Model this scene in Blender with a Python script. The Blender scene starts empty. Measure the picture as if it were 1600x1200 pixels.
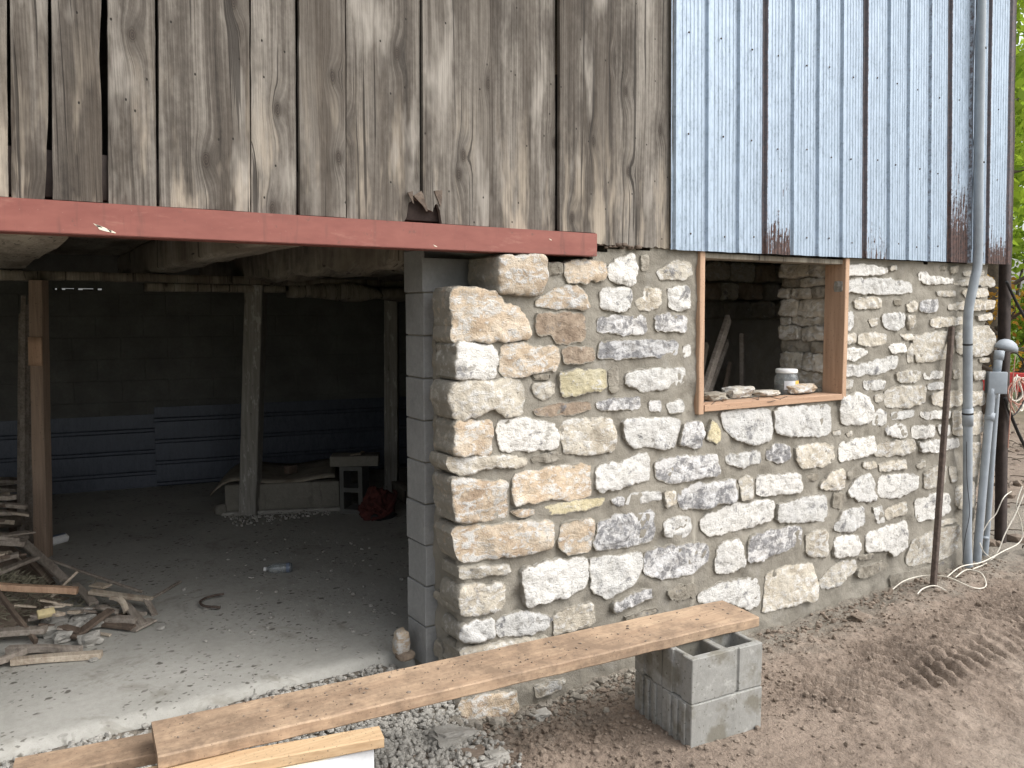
import bpy, bmesh, math, random
import numpy as np
from mathutils import Vector, noise as mn
from mathutils.geometry import delaunay_2d_cdt
R = math.radians
random.seed(7)
rng = np.random.default_rng(11)
scene = bpy.context.scene
C = scene.collection

# ------------------------------------------------------------------ camera, sky, sun, exposure
FPX, HOR, VPX = 1295.0, 480.0, 2800.0            # focal length, horizon row, vanishing column of the stone wall (photo pixels)
PITCH = math.atan((600 - HOR) / FPX)
TH = math.atan((VPX - 800) / (FPX / math.cos(PITCH)))
CAM = (-1.80, -3.24, 1.72)
cam = bpy.data.cameras.new('camera')
cam.sensor_width = 36; cam.lens = FPX / 1600 * 36; cam.clip_start = 0.05; cam.clip_end = 600
cam_o = bpy.data.objects.new('camera', cam); C.objects.link(cam_o)
cam_o.location = CAM; cam_o.rotation_euler = (R(90) - PITCH, 0, TH - R(90))
scene.camera = cam_o

SUN_EL, SUN_AZ = R(50), R(40)                    # azimuth measured from -y (towards the viewer) to +x
sdir = Vector((math.cos(SUN_EL) * math.sin(SUN_AZ), -math.cos(SUN_EL) * math.cos(SUN_AZ), math.sin(SUN_EL)))
w = bpy.data.worlds.new('World'); scene.world = w; w.use_nodes = True
wn = w.node_tree.nodes; wl = w.node_tree.links
sky = wn.new('ShaderNodeTexSky'); sky.sky_type = 'NISHITA'; sky.sun_disc = False
sky.sun_elevation = SUN_EL; sky.sun_rotation = math.atan2(sdir.x, sdir.y); sky.dust_density = 4.0; sky.air_density = 1.0
hs = wn.new('ShaderNodeHueSaturation'); hs.inputs['Saturation'].default_value = 0.22
wl.new(sky.outputs[0], hs.inputs['Color']); wl.new(hs.outputs[0], wn['Background'].inputs['Color'])
wn['Background'].inputs['Strength'].default_value = 0.15
sl = bpy.data.lights.new('sun', 'SUN'); sl.energy = 0.75; sl.angle = R(62); sl.color = (1.0, 0.96, 0.90)
so = bpy.data.objects.new('sun', sl); C.objects.link(so); so.rotation_euler = sdir.to_track_quat('Z', 'Y').to_euler()
vs = scene.view_settings
vs.view_transform = 'Standard'; vs.look = 'None'; vs.gamma = 1; vs.use_curve_mapping = False; vs.exposure = 1.03
scene.render.engine = 'CYCLES'; scene.cycles.max_bounces = 6; scene.cycles.diffuse_bounces = 4
scene.render.resolution_x = 1024; scene.render.resolution_y = 768

def ray(px, py):
    u, v = (px - 800) / FPX, (600 - py) / FPX
    fx, fy, c, s = math.cos(TH), math.sin(TH), math.cos(PITCH), math.sin(PITCH)
    f = (fx * c, fy * c, -s); r = (fy, -fx, 0); up = (fx * s, fy * s, c)
    return tuple(f[i] + u * r[i] + v * up[i] for i in range(3))
def atY(px, py, y=0.0):
    d = ray(px, py); t = (y - CAM[1]) / d[1]; return Vector(CAM[i] + t * d[i] for i in range(3))
def atX(px, py, x=0.0):
    d = ray(px, py); t = (x - CAM[0]) / d[0]; return Vector(CAM[i] + t * d[i] for i in range(3))
def atZ(px, py, z=0.0):
    d = ray(px, py); t = (z - CAM[2]) / d[2]; return Vector(CAM[i] + t * d[i] for i in range(3))

# ------------------------------------------------------------------ object helpers
def thing(name, label, cat, loc=(0, 0, 0), group=None):
    o = bpy.data.objects.new(name, None); C.objects.link(o); o.location = loc
    o.empty_display_size = 0.1
    o['label'] = label; o['category'] = cat
    if group: o['group'] = group
    return o
def tag(o, label, cat, group=None):
    o['label'] = label; o['category'] = cat
    if group: o['group'] = group
    return o
def root_loc(p):
    v = Vector((0, 0, 0))
    while p is not None: v += Vector(p.location); p = p.parent
    return v
def mesh(name, V, Fc, mat=None, parent=None, smooth=True, mats=None, mi=None, sharp=None):
    """one mesh object; world-space vertices, origin at its parent's base, or at its own base when it has none"""
    V = np.asarray(V, dtype=float).reshape(-1, 3)
    if parent is None:
        base = np.array([(V[:, 0].min() + V[:, 0].max()) / 2, (V[:, 1].min() + V[:, 1].max()) / 2, V[:, 2].min()])
    else:
        base = np.array(root_loc(parent))
    me = bpy.data.meshes.new(name)
    me.from_pydata((V - base).tolist(), [], Fc if isinstance(Fc, list) else Fc.tolist())
    for m in (mats or [mat]): me.materials.append(m)
    if mi is not None: me.polygons.foreach_set('material_index', mi)
    if smooth: me.shade_smooth()
    if smooth and sharp: me.set_sharp_from_angle(angle=R(sharp))
    me.update()
    o = bpy.data.objects.new(name, me); C.objects.link(o)
    if parent is None: o.location = base
    else: o.parent = parent
    return o
def struct(o): o['kind'] = 'structure'; return o
def stuff(o, label=None, cat=None):
    o['kind'] = 'stuff'
    if label: o['label'] = label
    if cat: o['category'] = cat
    return o

# ------------------------------------------------------------------ mesh makers (all return V, F lists)
def merge(*parts):
    V, Fc = [], []
    for v, f in parts:
        n = len(V); V += [tuple(a) for a in v]; Fc += [tuple(i + n for i in q) for q in f]
    return V, Fc
def boxm(x0, x1, y0, y1, z0, z1, bev=0.0):
    if bev <= 0:
        V = [(x, y, z) for z in (z0, z1) for y in (y0, y1) for x in (x0, x1)]
        return V, [(0, 2, 3, 1), (4, 5, 7, 6), (0, 1, 5, 4), (2, 6, 7, 3), (0, 4, 6, 2), (1, 3, 7, 5)]
    bm = bmesh.new(); bmesh.ops.create_cube(bm, size=1)
    for v in bm.verts:
        v.co = ((x0 + x1) / 2 + v.co.x * (x1 - x0), (y0 + y1) / 2 + v.co.y * (y1 - y0), (z0 + z1) / 2 + v.co.z * (z1 - z0))
    bmesh.ops.bevel(bm, geom=bm.edges[:], offset=bev, segments=2, affect='EDGES', profile=0.5)
    bm.verts.index_update()
    r = [tuple(v.co) for v in bm.verts], [tuple(v.index for v in f.verts) for f in bm.faces]
    bm.free(); return r
def xform(vf, loc=(0, 0, 0), rz=0.0, rx=0.0, ry=0.0):
    from mathutils import Euler
    m = Euler((rx, ry, rz)).to_matrix(); l = Vector(loc)
    return [tuple(m @ Vector(v) + l) for v in vf[0]], vf[1]
def bar(p0, p1, w, h, up=(0, 0, 1), seg=8, bev=0.004, amp=0.0, freq=6.0, taper=1.0, bow=0.0, seed=0.0, endcut=0.0):
    """a sawn piece of timber from p0 to p1 (centre line): rounded rectangle section, bowed, with rough faces"""
    p0, p1 = Vector(p0), Vector(p1); d = p1 - p0; L = d.length; d.normalize()
    up = Vector(up); s = d.cross(up)
    if s.length < 1e-3: s = d.cross(Vector((1, 0, 0)))
    s.normalize(); u = s.cross(d)
    a, b = w / 2, h / 2; e = min(bev, a * .6, b * .6)
    sec = [(-a + e, -b), (0, -b), (a - e, -b), (a, -b + e), (a, b - e), (a - e, b), (0, b), (-a + e, b), (-a, b - e), (-a, -b + e)]
    n = len(sec); V = []; Fc = []
    for i in range(seg + 1):
        t = i / seg; k = 1 + (taper - 1) * t
        o = p0 + d * (L * t) + u * (bow * math.sin(math.pi * t))
        for (x, z) in sec:
            q = o + s * (x * k) + u * (z * k)
            if endcut and i in (0, seg): q += d * (endcut * (x / a) * (1 if i else -1))
            if amp:
                nz = Vector((q.x * freq + seed, q.y * freq, q.z * freq))
                q += (s * mn.noise(nz) + u * mn.noise(nz + Vector((9, 3, 5)))) * amp
            V.append(tuple(q))
    for i in range(seg):
        for j in range(n):
            k = (j + 1) % n
            Fc.append((i * n + j, i * n + k, (i + 1) * n + k, (i + 1) * n + j))
    Fc.append(tuple(range(n - 1, -1, -1))); Fc.append(tuple(seg * n + j for j in range(n)))
    return V, Fc
def catmull(P, k=6):
    P = [Vector(p) for p in P]; out = []
    for i in range(len(P) - 1):
        a = P[max(i - 1, 0)]; b = P[i]; c = P[i + 1]; d = P[min(i + 2, len(P) - 1)]
        for j in range(k):
            t = j / k
            out.append(0.5 * ((2 * b) + (c - a) * t + (2 * a - 5 * b + 4 * c - d) * t * t + (3 * b - a - 3 * c + d) * t ** 3))
    out.append(P[-1]); return out
def tube(P, r, sides=8, smooth=6, cap=True):
    P = catmull(P, smooth) if smooth else [Vector(p) for p in P]
    rr = r if isinstance(r, (list, tuple)) else None
    V, Fc = [], []; N = len(P); pu = None
    for i, p in enumerate(P):
        d = (P[min(i + 1, N - 1)] - P[max(i - 1, 0)]).normalized()
        if pu is None: pu = d.orthogonal().normalized()
        pu = (pu - d * pu.dot(d)).normalized(); s = d.cross(pu)
        if rr: f = i / (N - 1) * (len(rr) - 1); a = int(min(f, len(rr) - 2)); rad = rr[a] + (rr[a + 1] - rr[a]) * (f - a)
        else: rad = r
        for j in range(sides):
            an = 2 * math.pi * j / sides
            V.append(tuple(p + (pu * math.cos(an) + s * math.sin(an)) * rad))
    for i in range(N - 1):
        for j in range(sides):
            k = (j + 1) % sides
            Fc.append((i * sides + j, i * sides + k, (i + 1) * sides + k, (i + 1) * sides + j))
    if cap: Fc.append(tuple(range(sides - 1, -1, -1))); Fc.append(tuple((N - 1) * sides + j for j in range(sides)))
    return V, Fc
def lathe(prof, c=(0, 0, 0), sides=24, axis='Z'):
    V, Fc = [], []; n = len(prof)
    for (r, z) in prof:
        for j in range(sides):
            a = 2 * math.pi * j / sides
            q = (r * math.cos(a), r * math.sin(a), z)
            if axis == 'X': q = (q[2], q[0], q[1])
            V.append((q[0] + c[0], q[1] + c[1], q[2] + c[2]))
    for i in range(n - 1):
        for j in range(sides):
            k = (j + 1) % sides; Fc.append((i * sides + j, i * sides + k, (i + 1) * sides + k, (i + 1) * sides + j))
    Fc.append(tuple(range(sides - 1, -1, -1))); Fc.append(tuple((n - 1) * sides + j for j in range(sides)))
    return V, Fc
def plan_extrude(xs, ys, solid, z0, z1):
    """extrude the solid cells of a plan grid: used for hollow blocks"""
    nx, ny = len(xs) - 1, len(ys) - 1; V, Fc = [], []
    S = lambda i, j: 0 <= i < nx and 0 <= j < ny and solid(i, j)
    def q(*p): n = len(V); V.extend(p); Fc.append((n, n + 1, n + 2, n + 3))
    for i in range(nx):
        for j in range(ny):
            if not S(i, j): continue
            a, b, c, d = xs[i], xs[i + 1], ys[j], ys[j + 1]
            q((a, c, z1), (b, c, z1), (b, d, z1), (a, d, z1)); q((a, d, z0), (b, d, z0), (b, c, z0), (a, c, z0))
            if not S(i - 1, j): q((a, d, z0), (a, c, z0), (a, c, z1), (a, d, z1))
            if not S(i + 1, j): q((b, c, z0), (b, d, z0), (b, d, z1), (b, c, z1))
            if not S(i, j - 1): q((a, c, z0), (b, c, z0), (b, c, z1), (a, c, z1))
            if not S(i, j + 1): q((b, d, z0), (a, d, z0), (a, d, z1), (b, d, z1))
    return V, Fc
def rock(c, sx, sy, sz, seed, sub=2, amp=0.28, rz=0.0, flat=0.0):
    bm = bmesh.new(); bmesh.ops.create_icosphere(bm, subdivisions=sub, radius=1)
    V = []; cz, sn = math.cos(rz), math.sin(rz)
    for v in bm.verts:
        p = v.co.copy()
        for ax in range(3): p[ax] = math.copysign(abs(p[ax]) ** 0.55, p[ax])       # boxier than a ball
        p *= 0.86
        n1 = mn.noise(p * 1.3 + Vector((seed * 7.1, seed, 2))) ; n2 = mn.noise(p * 3.4 + Vector((seed, 5, seed * 3)))
        cv = mn.voronoi(p * 1.6 + Vector((seed, 0, 0)))[0]
        p *= 1 + amp * n1 + amp * .45 * n2 + amp * .5 * (cv[1] - cv[0] - .3)
        x, y, z = p.x * sx, p.y * sy, p.z * sz
        V.append((c[0] + x * cz - y * sn, c[1] + x * sn + y * cz, c[2] + z))
    Fc = [tuple(v.index for v in f.verts) for f in bm.faces]; bm.free()
    return V, Fc

# numpy value noise
_T = rng.random((256, 256))
def vnoise(x, y):
    xi = np.floor(x).astype(int); yi = np.floor(y).astype(int); fx = x - xi; fy = y - yi
    fx = fx * fx * (3 - 2 * fx); fy = fy * fy * (3 - 2 * fy)
    g = lambda i, j: _T[(xi + i) % 256, (yi + j) % 256]
    return (g(0, 0) * (1 - fx) + g(1, 0) * fx) * (1 - fy) + (g(0, 1) * (1 - fx) + g(1, 1) * fx) * fy - 0.5
def fbm(x, y, f, o=4, r=0.5):
    s = 0; a = 1
    for i in range(o): s = s + a * vnoise(x * f + 17.3 * i, y * f + 5.1 * i); f *= 2.03; a *= r
    return s
def grid_faces(nu, nv, keep=None):
    i = np.arange(nu - 1)[:, None] * nv + np.arange(nv - 1)[None, :]
    f = np.stack([i, i + nv, i + nv + 1, i + 1], -1)
    return f.reshape(-1, 4) if keep is None else f[keep]

# ------------------------------------------------------------------ node helpers
class NB:
    def __init__(s, name):
        s.m = bpy.data.materials.new(name); s.m.use_nodes = True
        s.t = s.m.node_tree; s.bsdf = s.t.nodes['Principled BSDF']; s.o = s.t.nodes['Material Output']
        s.bsdf.inputs['Roughness'].default_value = 0.85
    def put(s, sock, v):
        if isinstance(v, bpy.types.NodeSocket): s.t.links.new(v, sock)
        elif v is not None:
            if isinstance(v, (tuple, list)) and sock.type == 'RGBA' and len(v) == 3: v = (*v, 1)
            sock.default_value = v
    def n(s, t, ins=None, **p):
        k = s.t.nodes.new(t)
        for a, b in p.items(): setattr(k, a, b)
        for a, b in (ins or {}).items(): s.put(k.inputs[a], b)
        return k
    def pos(s): return s.n('ShaderNodeNewGeometry').outputs['Position']
    def obj(s): return s.n('ShaderNodeTexCoord').outputs['Object']
    def rnd(s): return s.n('ShaderNodeObjectInfo').outputs['Random']
    def attr(s, nm): return s.n('ShaderNodeAttribute', attribute_name=nm).outputs['Fac']
    def vm(s, a, b, op='MULTIPLY'):
        return s.n('ShaderNodeVectorMath', {0: a, 1: b}, operation=op).outputs[0]
    def sep(s, v): k = s.n('ShaderNodeSeparateXYZ', {0: v}); return k.outputs[0], k.outputs[1], k.outputs[2]
    def comb(s, x, y, z): return s.n('ShaderNodeCombineXYZ', {0: x, 1: y, 2: z}).outputs[0]
    def ma(s, op, a, b=None, c=None):
        d = {0: a}
        if b is not None: d[1] = b
        if c is not None: d[2] = c
        return s.n('ShaderNodeMath', d, operation=op).outputs[0]
    def noise(s, v, sc, det=4, ro=.55, dist=0):
        if isinstance(sc, (int, float)): det = min(det, 2 if sc >= 90 else 3 if sc >= 20 else 4)
        return s.n('ShaderNodeTexNoise', {'Vector': v, 'Scale': sc, 'Detail': det, 'Roughness': ro, 'Distortion': dist}).outputs[0]
    def vor2(s, x, y, sc): return s.n('ShaderNodeTexVoronoi', {'Vector': s.comb(x, y, 0.), 'Scale': sc}, voronoi_dimensions='2D').outputs[0]
    def vor(s, v, sc, feature='F1', out=0, rand=1): return s.n('ShaderNodeTexVoronoi', {'Vector': v, 'Scale': sc, 'Randomness': rand}, feature=feature).outputs[out]
    def mr(s, v, a, b, c=0., d=1., smooth=False):
        k = s.n('ShaderNodeMapRange', interpolation_type='SMOOTHSTEP' if smooth else 'LINEAR')
        for i, q in enumerate((v, a, b, c, d)): s.put(k.inputs[i], q)
        return k.outputs[0]
    def mix(s, f, a, b, blend='MIX'):
        k = s.n('ShaderNodeMix', data_type='RGBA', blend_type=blend)
        s.put(k.inputs[0], f); s.put(k.inputs[6], a); s.put(k.inputs[7], b); return k.outputs[2]
    def ramp(s, f, stops):
        k = s.n('ShaderNodeValToRGB'); s.put(k.inputs[0], f); e = k.color_ramp.elements
        while len(e) < len(stops): e.new(0.5)
        for q, (p, c) in zip(e, stops): q.position = p; q.color = (*c, 1) if isinstance(c, tuple) else (c, c, c, 1)
        return k.outputs[0]
    def bump(s, h, st=.5, d=.01, nrm=None):
        k = s.n('ShaderNodeBump', {'Height': h, 'Strength': st, 'Distance': d})
        if nrm is not None: s.put(k.inputs['Normal'], nrm)
        return k.outputs[0]
    def done(s, col=None, rough=None, nrm=None, **kw):
        for a, b in (('Base Color', col), ('Roughness', rough), ('Normal', nrm)): s.put(s.bsdf.inputs[a], b)
        for a, b in kw.items(): s.put(s.bsdf.inputs[a.replace('_', ' ')], b)
        return s.m

MT = {}
MORTAR_C = ((.20, .183, .150), (.31, .288, .243))
def m_mortar():
    b = NB('mortar'); p = b.pos()
    a = b.noise(p, 3.2, 5, .6); f = b.noise(p, 38, 6, .7); g = b.noise(p, 170, 3, .6)
    col = b.mix(b.mr(a, .33, .68), *MORTAR_C)
    col = b.mix(b.mr(f, .3, .75, 0, .5), col, (.21, .19, .155))
    st = b.mr(b.noise(b.vm(p, (1, 1, .6)), 6.5, 5, .65), .56, .72)
    col = b.mix(b.ma('MULTIPLY', st, .55), col, (.30, .285, .255))
    h = b.ma('ADD', b.ma('MULTIPLY', f, .8), b.ma('MULTIPLY', g, .25))
    return b.done(col, .93, b.bump(h, .75, .010))
def m_stone(name, ca, cb, cc, white, dark, wc=(.60, .592, .57)):
    """ca/cb/cc: rock colours; white: share under old whitewash; dark: share of blackened lime crust"""
    b = NB(name); p = b.pos(); r = b.rnd()
    pp = b.vm(p, b.comb(b.ma('MULTIPLY', r, 31.), 0., b.ma('MULTIPLY', r, 17.)), 'ADD')
    n1 = b.noise(pp, 7, 5, .62, .4); n2 = b.noise(pp, 32, 6, .7); n3 = b.noise(pp, 130, 4, .65); n4 = b.noise(b.vm(pp, (1, 1, 2.2)), 11, 6, .7, .6)
    col = b.ramp(n1, [(.30, ca), (.52, cb), (.72, cc)])
    col = b.mix(b.mr(n2, .35, .7, 0, .45), col, tuple(x * .62 for x in ca))
    col = b.mix(b.mr(b.noise(pp, 4.2, 4, .6), .52, .66, 0, .5), col, tuple(x * 1.12 for x in cc))
    if dark > 0:
        dm = b.ma('MULTIPLY', b.mr(b.noise(pp, 9, 6, .72, .5), .66 - .22 * dark, .74 - .22 * dark), b.mr(n2, .35, .5))
    if white > 0:
        wm = b.ma('ADD', b.ma('MULTIPLY', n4, .62), b.ma('MULTIPLY', n2, .38))
        wm = b.mr(wm, .66 - .34 * white, .72 - .30 * white)
        wm = b.ma('MULTIPLY', wm, b.mr(n3, .28, .42, .45, 1))
        wcol = b.mix(b.mr(n3, .35, .7), wc, tuple(x * .82 for x in wc))
        wcol = b.mix(b.mr(n1, .45, .7, 0, .5), wcol, (wc[0] * .93, wc[1] * .915, wc[2] * .87))
        col = b.mix(wm, col, wcol)
    if dark > 0:
        col = b.mix(b.ma('MULTIPLY', dm, .85), col, b.mix(n3, (.07, .07, .075), (.23, .23, .24)))
    pit = b.mr(b.noise(pp, 75, 3, .6), .63, .70)
    col = b.mix(b.ma('MULTIPLY', pit, .5), col, (.10, .085, .065))
    col = b.mix(1., col, b.comb(b.mr(r, 0, 1, .86, 1.12), b.mr(r, 0, 1, .86, 1.1), b.mr(r, 0, 1, .86, 1.07)), 'MULTIPLY')
    # mortar smeared over the rim of the stone
    e = b.ma('ADD', b.attr('rim'), b.ma('MULTIPLY', b.ma('SUBTRACT', b.noise(pp, 24, 5, .7), .5), 1.1))
    col = b.mix(b.mr(e, .66, 1.0), col, b.mix(n2, *MORTAR_C))
    h = b.ma('ADD', b.ma('ADD', b.ma('MULTIPLY', n2, 1.0), b.ma('MULTIPLY', n3, .35)), b.ma('MULTIPLY', n4, 1.1))
    h = b.ma('SUBTRACT', h, b.ma('MULTIPLY', pit, .25))
    return b.done(col, .92, b.bump(h, .75, .010))
def m_oldwood(name, dark, mid, light, pale=True):
    b = NB(name); p = b.pos(); r = b.rnd()
    x, y, z = b.sep(p)
    x = b.ma('ADD', x, b.ma('MULTIPLY', r, 23.)); z2 = b.ma('ADD', z, b.ma('MULTIPLY', r, 41.))
    q = b.comb(x, b.ma('MULTIPLY', y, .2), z2)
    kd = b.ma('ADD', b.vor2(x, b.ma('MULTIPLY', z2, .50), 3.0), b.ma('MULTIPLY', b.ma('SUBTRACT', b.noise(q, 30, 3), .5), .03))
    kb = b.mr(kd, .0, .26, 1, 0, True)
    big = b.noise(b.vm(q, (1, 1, .22)), 5.5, 3, .5)
    xw = b.ma('ADD', b.ma('ADD', x, b.ma('MULTIPLY', b.ma('MULTIPLY', kb, kb), .030)), b.ma('MULTIPLY', big, .035))
    qq = b.comb(xw, b.ma('MULTIPLY', y, .2), z2)
    g1 = b.noise(b.vm(qq, (1, 1, .018)), 95, 5, .62)
    g2 = b.noise(b.vm(qq, (1, 1, .045)), 17, 5, .6)
    g3 = b.noise(b.vm(qq, (1, 1, .10)), 5.0, 4, .6)
    f = b.ma('ADD', b.ma('ADD', b.ma('MULTIPLY', g1, .30), b.ma('MULTIPLY', g2, .40)), b.ma('MULTIPLY', g3, .40))
    f = b.ma('ADD', f, b.mr(r, 0, 1, -.06, .06)); iso = b.noise(b.vm(q, (1, 1, .6)), 48, 3, .7); blot = b.noise(b.vm(q, (1, 1, .45)), 4.4, 4, .7)
    f = b.ma('ADD', f, b.ma('MULTIPLY', b.ma('SUBTRACT', iso, .5), .16))
    col = b.ramp(f, [(.36, dark), (.50, mid), (.60, tuple((a + c) / 2 for a, c in zip(mid, light))), (.69, light)])
    # brown rain shadows and grey bleaching in long streaks
    col = b.mix(b.mr(b.noise(b.vm(qq, (1, 1, .13)), 3.7, 4, .55), .46, .64, 0, .75), col, tuple(a * c for a, c in zip(mid, (.60, .54, .48))))
    if pale:
        pl = b.ma('MULTIPLY', b.mr(b.noise(b.vm(qq, (1, 1, .16)), 8, 5, .65), .50, .60), b.mr(z, 2.06, 2.7, 1., .0))
        col = b.mix(b.ma('MULTIPLY', pl, .8), col, (.41, .35, .275))
        cr = b.mr(b.noise(b.vm(qq, (1, 1, .20)), 6.2, 4, .6), .56, .68, 0, .8)
        col = b.mix(cr, col, (.36, .33, .29))
    col = b.mix(b.mr(blot, .52, .68, 0, .65), col, tuple(a * c for a, c in zip(dark, (1.3, 1.15, 1.))))
    ring = b.ma('SINE', b.ma('MULTIPLY', kd, 420.))
    kn = b.mr(kd, .028, .060, 1, 0)
    col = b.mix(b.mr(kd, .16, .03, 0, .45), col, tuple(c * .55 for c in mid))
    col = b.mix(b.ma('MULTIPLY', kn, .8), col, b.mix(b.mr(ring, -1, 1), (.018, .013, .010), (.060, .045, .034)))
    nail = b.mr(b.vor2(x, b.ma('MULTIPLY', z2, .7), 5.5), .014, .022, 1, 0)
    col = b.mix(nail, col, (.02, .016, .012))
    crack = b.mr(b.noise(b.vm(qq, (1, 1, .012)), 48, 2, .5), .655, .675)
    col = b.mix(b.ma('MULTIPLY', crack, .8), col, (.025, .02, .016))
    h = b.ma('ADD', b.ma('ADD', b.ma('MULTIPLY', g1, .9), b.ma('MULTIPLY', iso, .3)), b.ma('MULTIPLY', g2, .7))
    h = b.ma('SUBTRACT', h, b.ma('ADD', b.ma('MULTIPLY', crack, .5), b.ma('MULTIPLY', nail, .4)))
    return b.done(col, .88, b.bump(h, .75, .007))
def m_lumber(name, light, dark, mud=0.0, axis=(1, .06, 1), mudc=(.13, .10, .075), dir3=None):
    """newer sawn timber; axis scales the coordinates so that the grain runs along its small component"""
    b = NB(name); p = b.obj(); r = b.rnd()
    q = b.vm(p, b.comb(b.ma('MULTIPLY', r, 9.), b.ma('MULTIPLY', r, 5.), b.ma('MULTIPLY', r, 7.)), 'ADD')
    qs = b.vm(q, axis)
    g = b.noise(qs, 60, 5, .6); g2 = b.noise(qs, 13, 4, .6); n = b.noise(q, 9, 6, .7); sp = b.noise(q, 46, 5, .7)
    col = b.mix(b.mr(b.ma('ADD', b.ma('MULTIPLY', g, .5), b.ma('MULTIPLY', g2, .5)), .36, .64), dark, light)
    kn = b.mr(b.vor(b.vm(q, axis), 3.0), .03, .07, .75, 0)
    col = b.mix(kn, col, tuple(c * .35 for c in dark))
    if mud:
        mk = b.mr(b.ma('ADD', b.ma('MULTIPLY', b.noise(q, 3.2, 4, .7), .5), b.ma('ADD', b.ma('MULTIPLY', n, .3), b.ma('MULTIPLY', sp, .2))), .64 - .20 * mud, .72 - .14 * mud)
        col = b.mix(b.ma('MULTIPLY', mk, .75), col, mudc)
        col = b.mix(b.mr(b.noise(q, 120, 2), .66, .70, 0, .7), col, tuple(c * .5 for c in mudc))
    return b.done(col, .8, b.bump(b.ma('ADD', g, b.ma('MULTIPLY', n, .6)), .4, .004))
def m_concrete(name, a, c, spots=0.0, bumpd=.004, sc=1.0, warm=None):
    b = NB(name); p = b.pos()
    n = b.noise(p, 2.1 * sc, 5, .62); f = b.noise(p, 26 * sc, 6, .7); g = b.noise(p, 210 * sc, 3, .6)
    col = b.mix(b.mr(n, .32, .68), a, c)
    col = b.mix(b.mr(f, .35, .75, 0, .4), col, tuple(x * .7 for x in a))
    if warm:
        col = b.mix(b.mr(b.noise(p, 6.5, 4, .62), .50, .62, 0, .75), col, warm)
        col = b.mix(b.mr(b.noise(p, 11, 4, .7), .60, .72, 0, .6), col, tuple(min(1, x * 1.45) for x in c))
        col = b.mix(b.mr(b.noise(p, 60, 3, .6), .64, .68, 0, .7), col, tuple(x * .6 for x in warm))
    col = b.mix(b.mr(g, .6, .7, 0, .4), col, tuple(x * .5 for x in a))
    if spots:
        px_, py_, _ = b.sep(b.vm(p, b.vm(b.n('ShaderNodeTexNoise', {'Vector': p, 'Scale': 22.}).outputs[1], (.05, .05, .05)), 'ADD'))
        d1 = b.mr(b.vor2(b.ma('MULTIPLY', px_, .8), py_, 8.), .07, .11, 1, 0)
        d2 = b.mr(b.vor2(px_, py_, 19.), .09, .14, 1, 0)
        msk = b.mr(b.noise(p, 2.6, 3, .6), .46, .54)
        d = b.ma('MULTIPLY', b.ma('MAXIMUM', d1, b.ma('MULTIPLY', d2, .8)), msk)
        col = b.mix(b.ma('MULTIPLY', d, .8 * spots), col, (.055, .047, .036))
        col = b.mix(b.ma('MULTIPLY', b.mr(b.noise(p, 3.4, 6, .72, .8), .55, .70), .55), col, (.17, .155, .12))
    h = b.ma('ADD', f, b.ma('MULTIPLY', g, .3))
    return b.done(col, .9, b.bump(h, .5, bumpd))
def m_plain(name, c, rough=.6, metal=0.0, var=.25, sc=30, bumps=.2):
    b = NB(name); p = b.pos(); n = b.noise(p, sc, 5, .65)
    col = b.mix(b.mr(n, .3, .7), tuple(x * (1 - var) for x in c), tuple(min(1, x * (1 + var)) for x in c))
    return b.done(col, rough, b.bump(n, bumps, .003), Metallic=metal)
def m_ground():
    b = NB('soil'); p = b.pos(); x, y, z = b.sep(p)
    n = b.noise(p, 1.4, 5, .6); m = b.noise(p, 7, 6, .7); f = b.noise(p, 45, 6, .75); g = b.noise(p, 190, 3, .7)
    col = b.ramp(n, [(.30, (.18, .138, .107)), (.5, (.26, .202, .158)), (.7, (.33, .268, .214))])
    col = b.mix(b.mr(m, .40, .68, 0, .5), col, (.115, .085, .063))
    # grey cement spill along the foot of the wall
    k = b.ma('ADD', b.mr(y, -.75, -.02), b.ma('MULTIPLY', b.ma('SUBTRACT', m, .5), 1.1))
    k = b.ma('MULTIPLY', b.mr(k, .35, .85), b.mr(y, 1.0, .5))
    col = b.mix(b.ma('MULTIPLY', k, .9), col, b.mix(f, (.18, .16, .13), (.275, .252, .212)))
    # dry trodden soil further out
    dr = b.ma('MULTIPLY', b.mr(y, -1.0, -1.9), b.mr(x, .9, 1.9))
    dr = b.mr(b.ma('ADD', dr, b.ma('MULTIPLY', b.ma('SUBTRACT', n, .5), 1.2)), .35, .95)
    col = b.mix(b.ma('MULTIPLY', dr, .75), col, b.mix(f, (.31, .255, .205), (.41, .35, .29)))
    col = b.mix(b.mr(f, .50, .72, 0, .5), col, (.30, .24, .185))
    col = b.mix(b.mr(g, .62, .70, 0, .6), col, (.36, .32, .27))
    col = b.mix(b.mr(f, .46, .30, 0, .5), col, (.055, .041, .030))
    gr = b.mr(b.ma('ADD', b.n('ShaderNodeVectorMath', {0: p}, operation='LENGTH').outputs['Value'], b.ma('MULTIPLY', b.noise(p, .3, 4), 9.)), 17, 26)
    col = b.mix(gr, col, b.mix(m, (.06, .10, .025), (.13, .18, .05)))
    h = b.ma('ADD', b.ma('ADD', b.ma('MULTIPLY', f, 1.), b.ma('MULTIPLY', g, .35)), b.ma('MULTIPLY', m, 1.3))
    return b.done(col, .95, b.bump(h, .9, .018))
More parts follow.
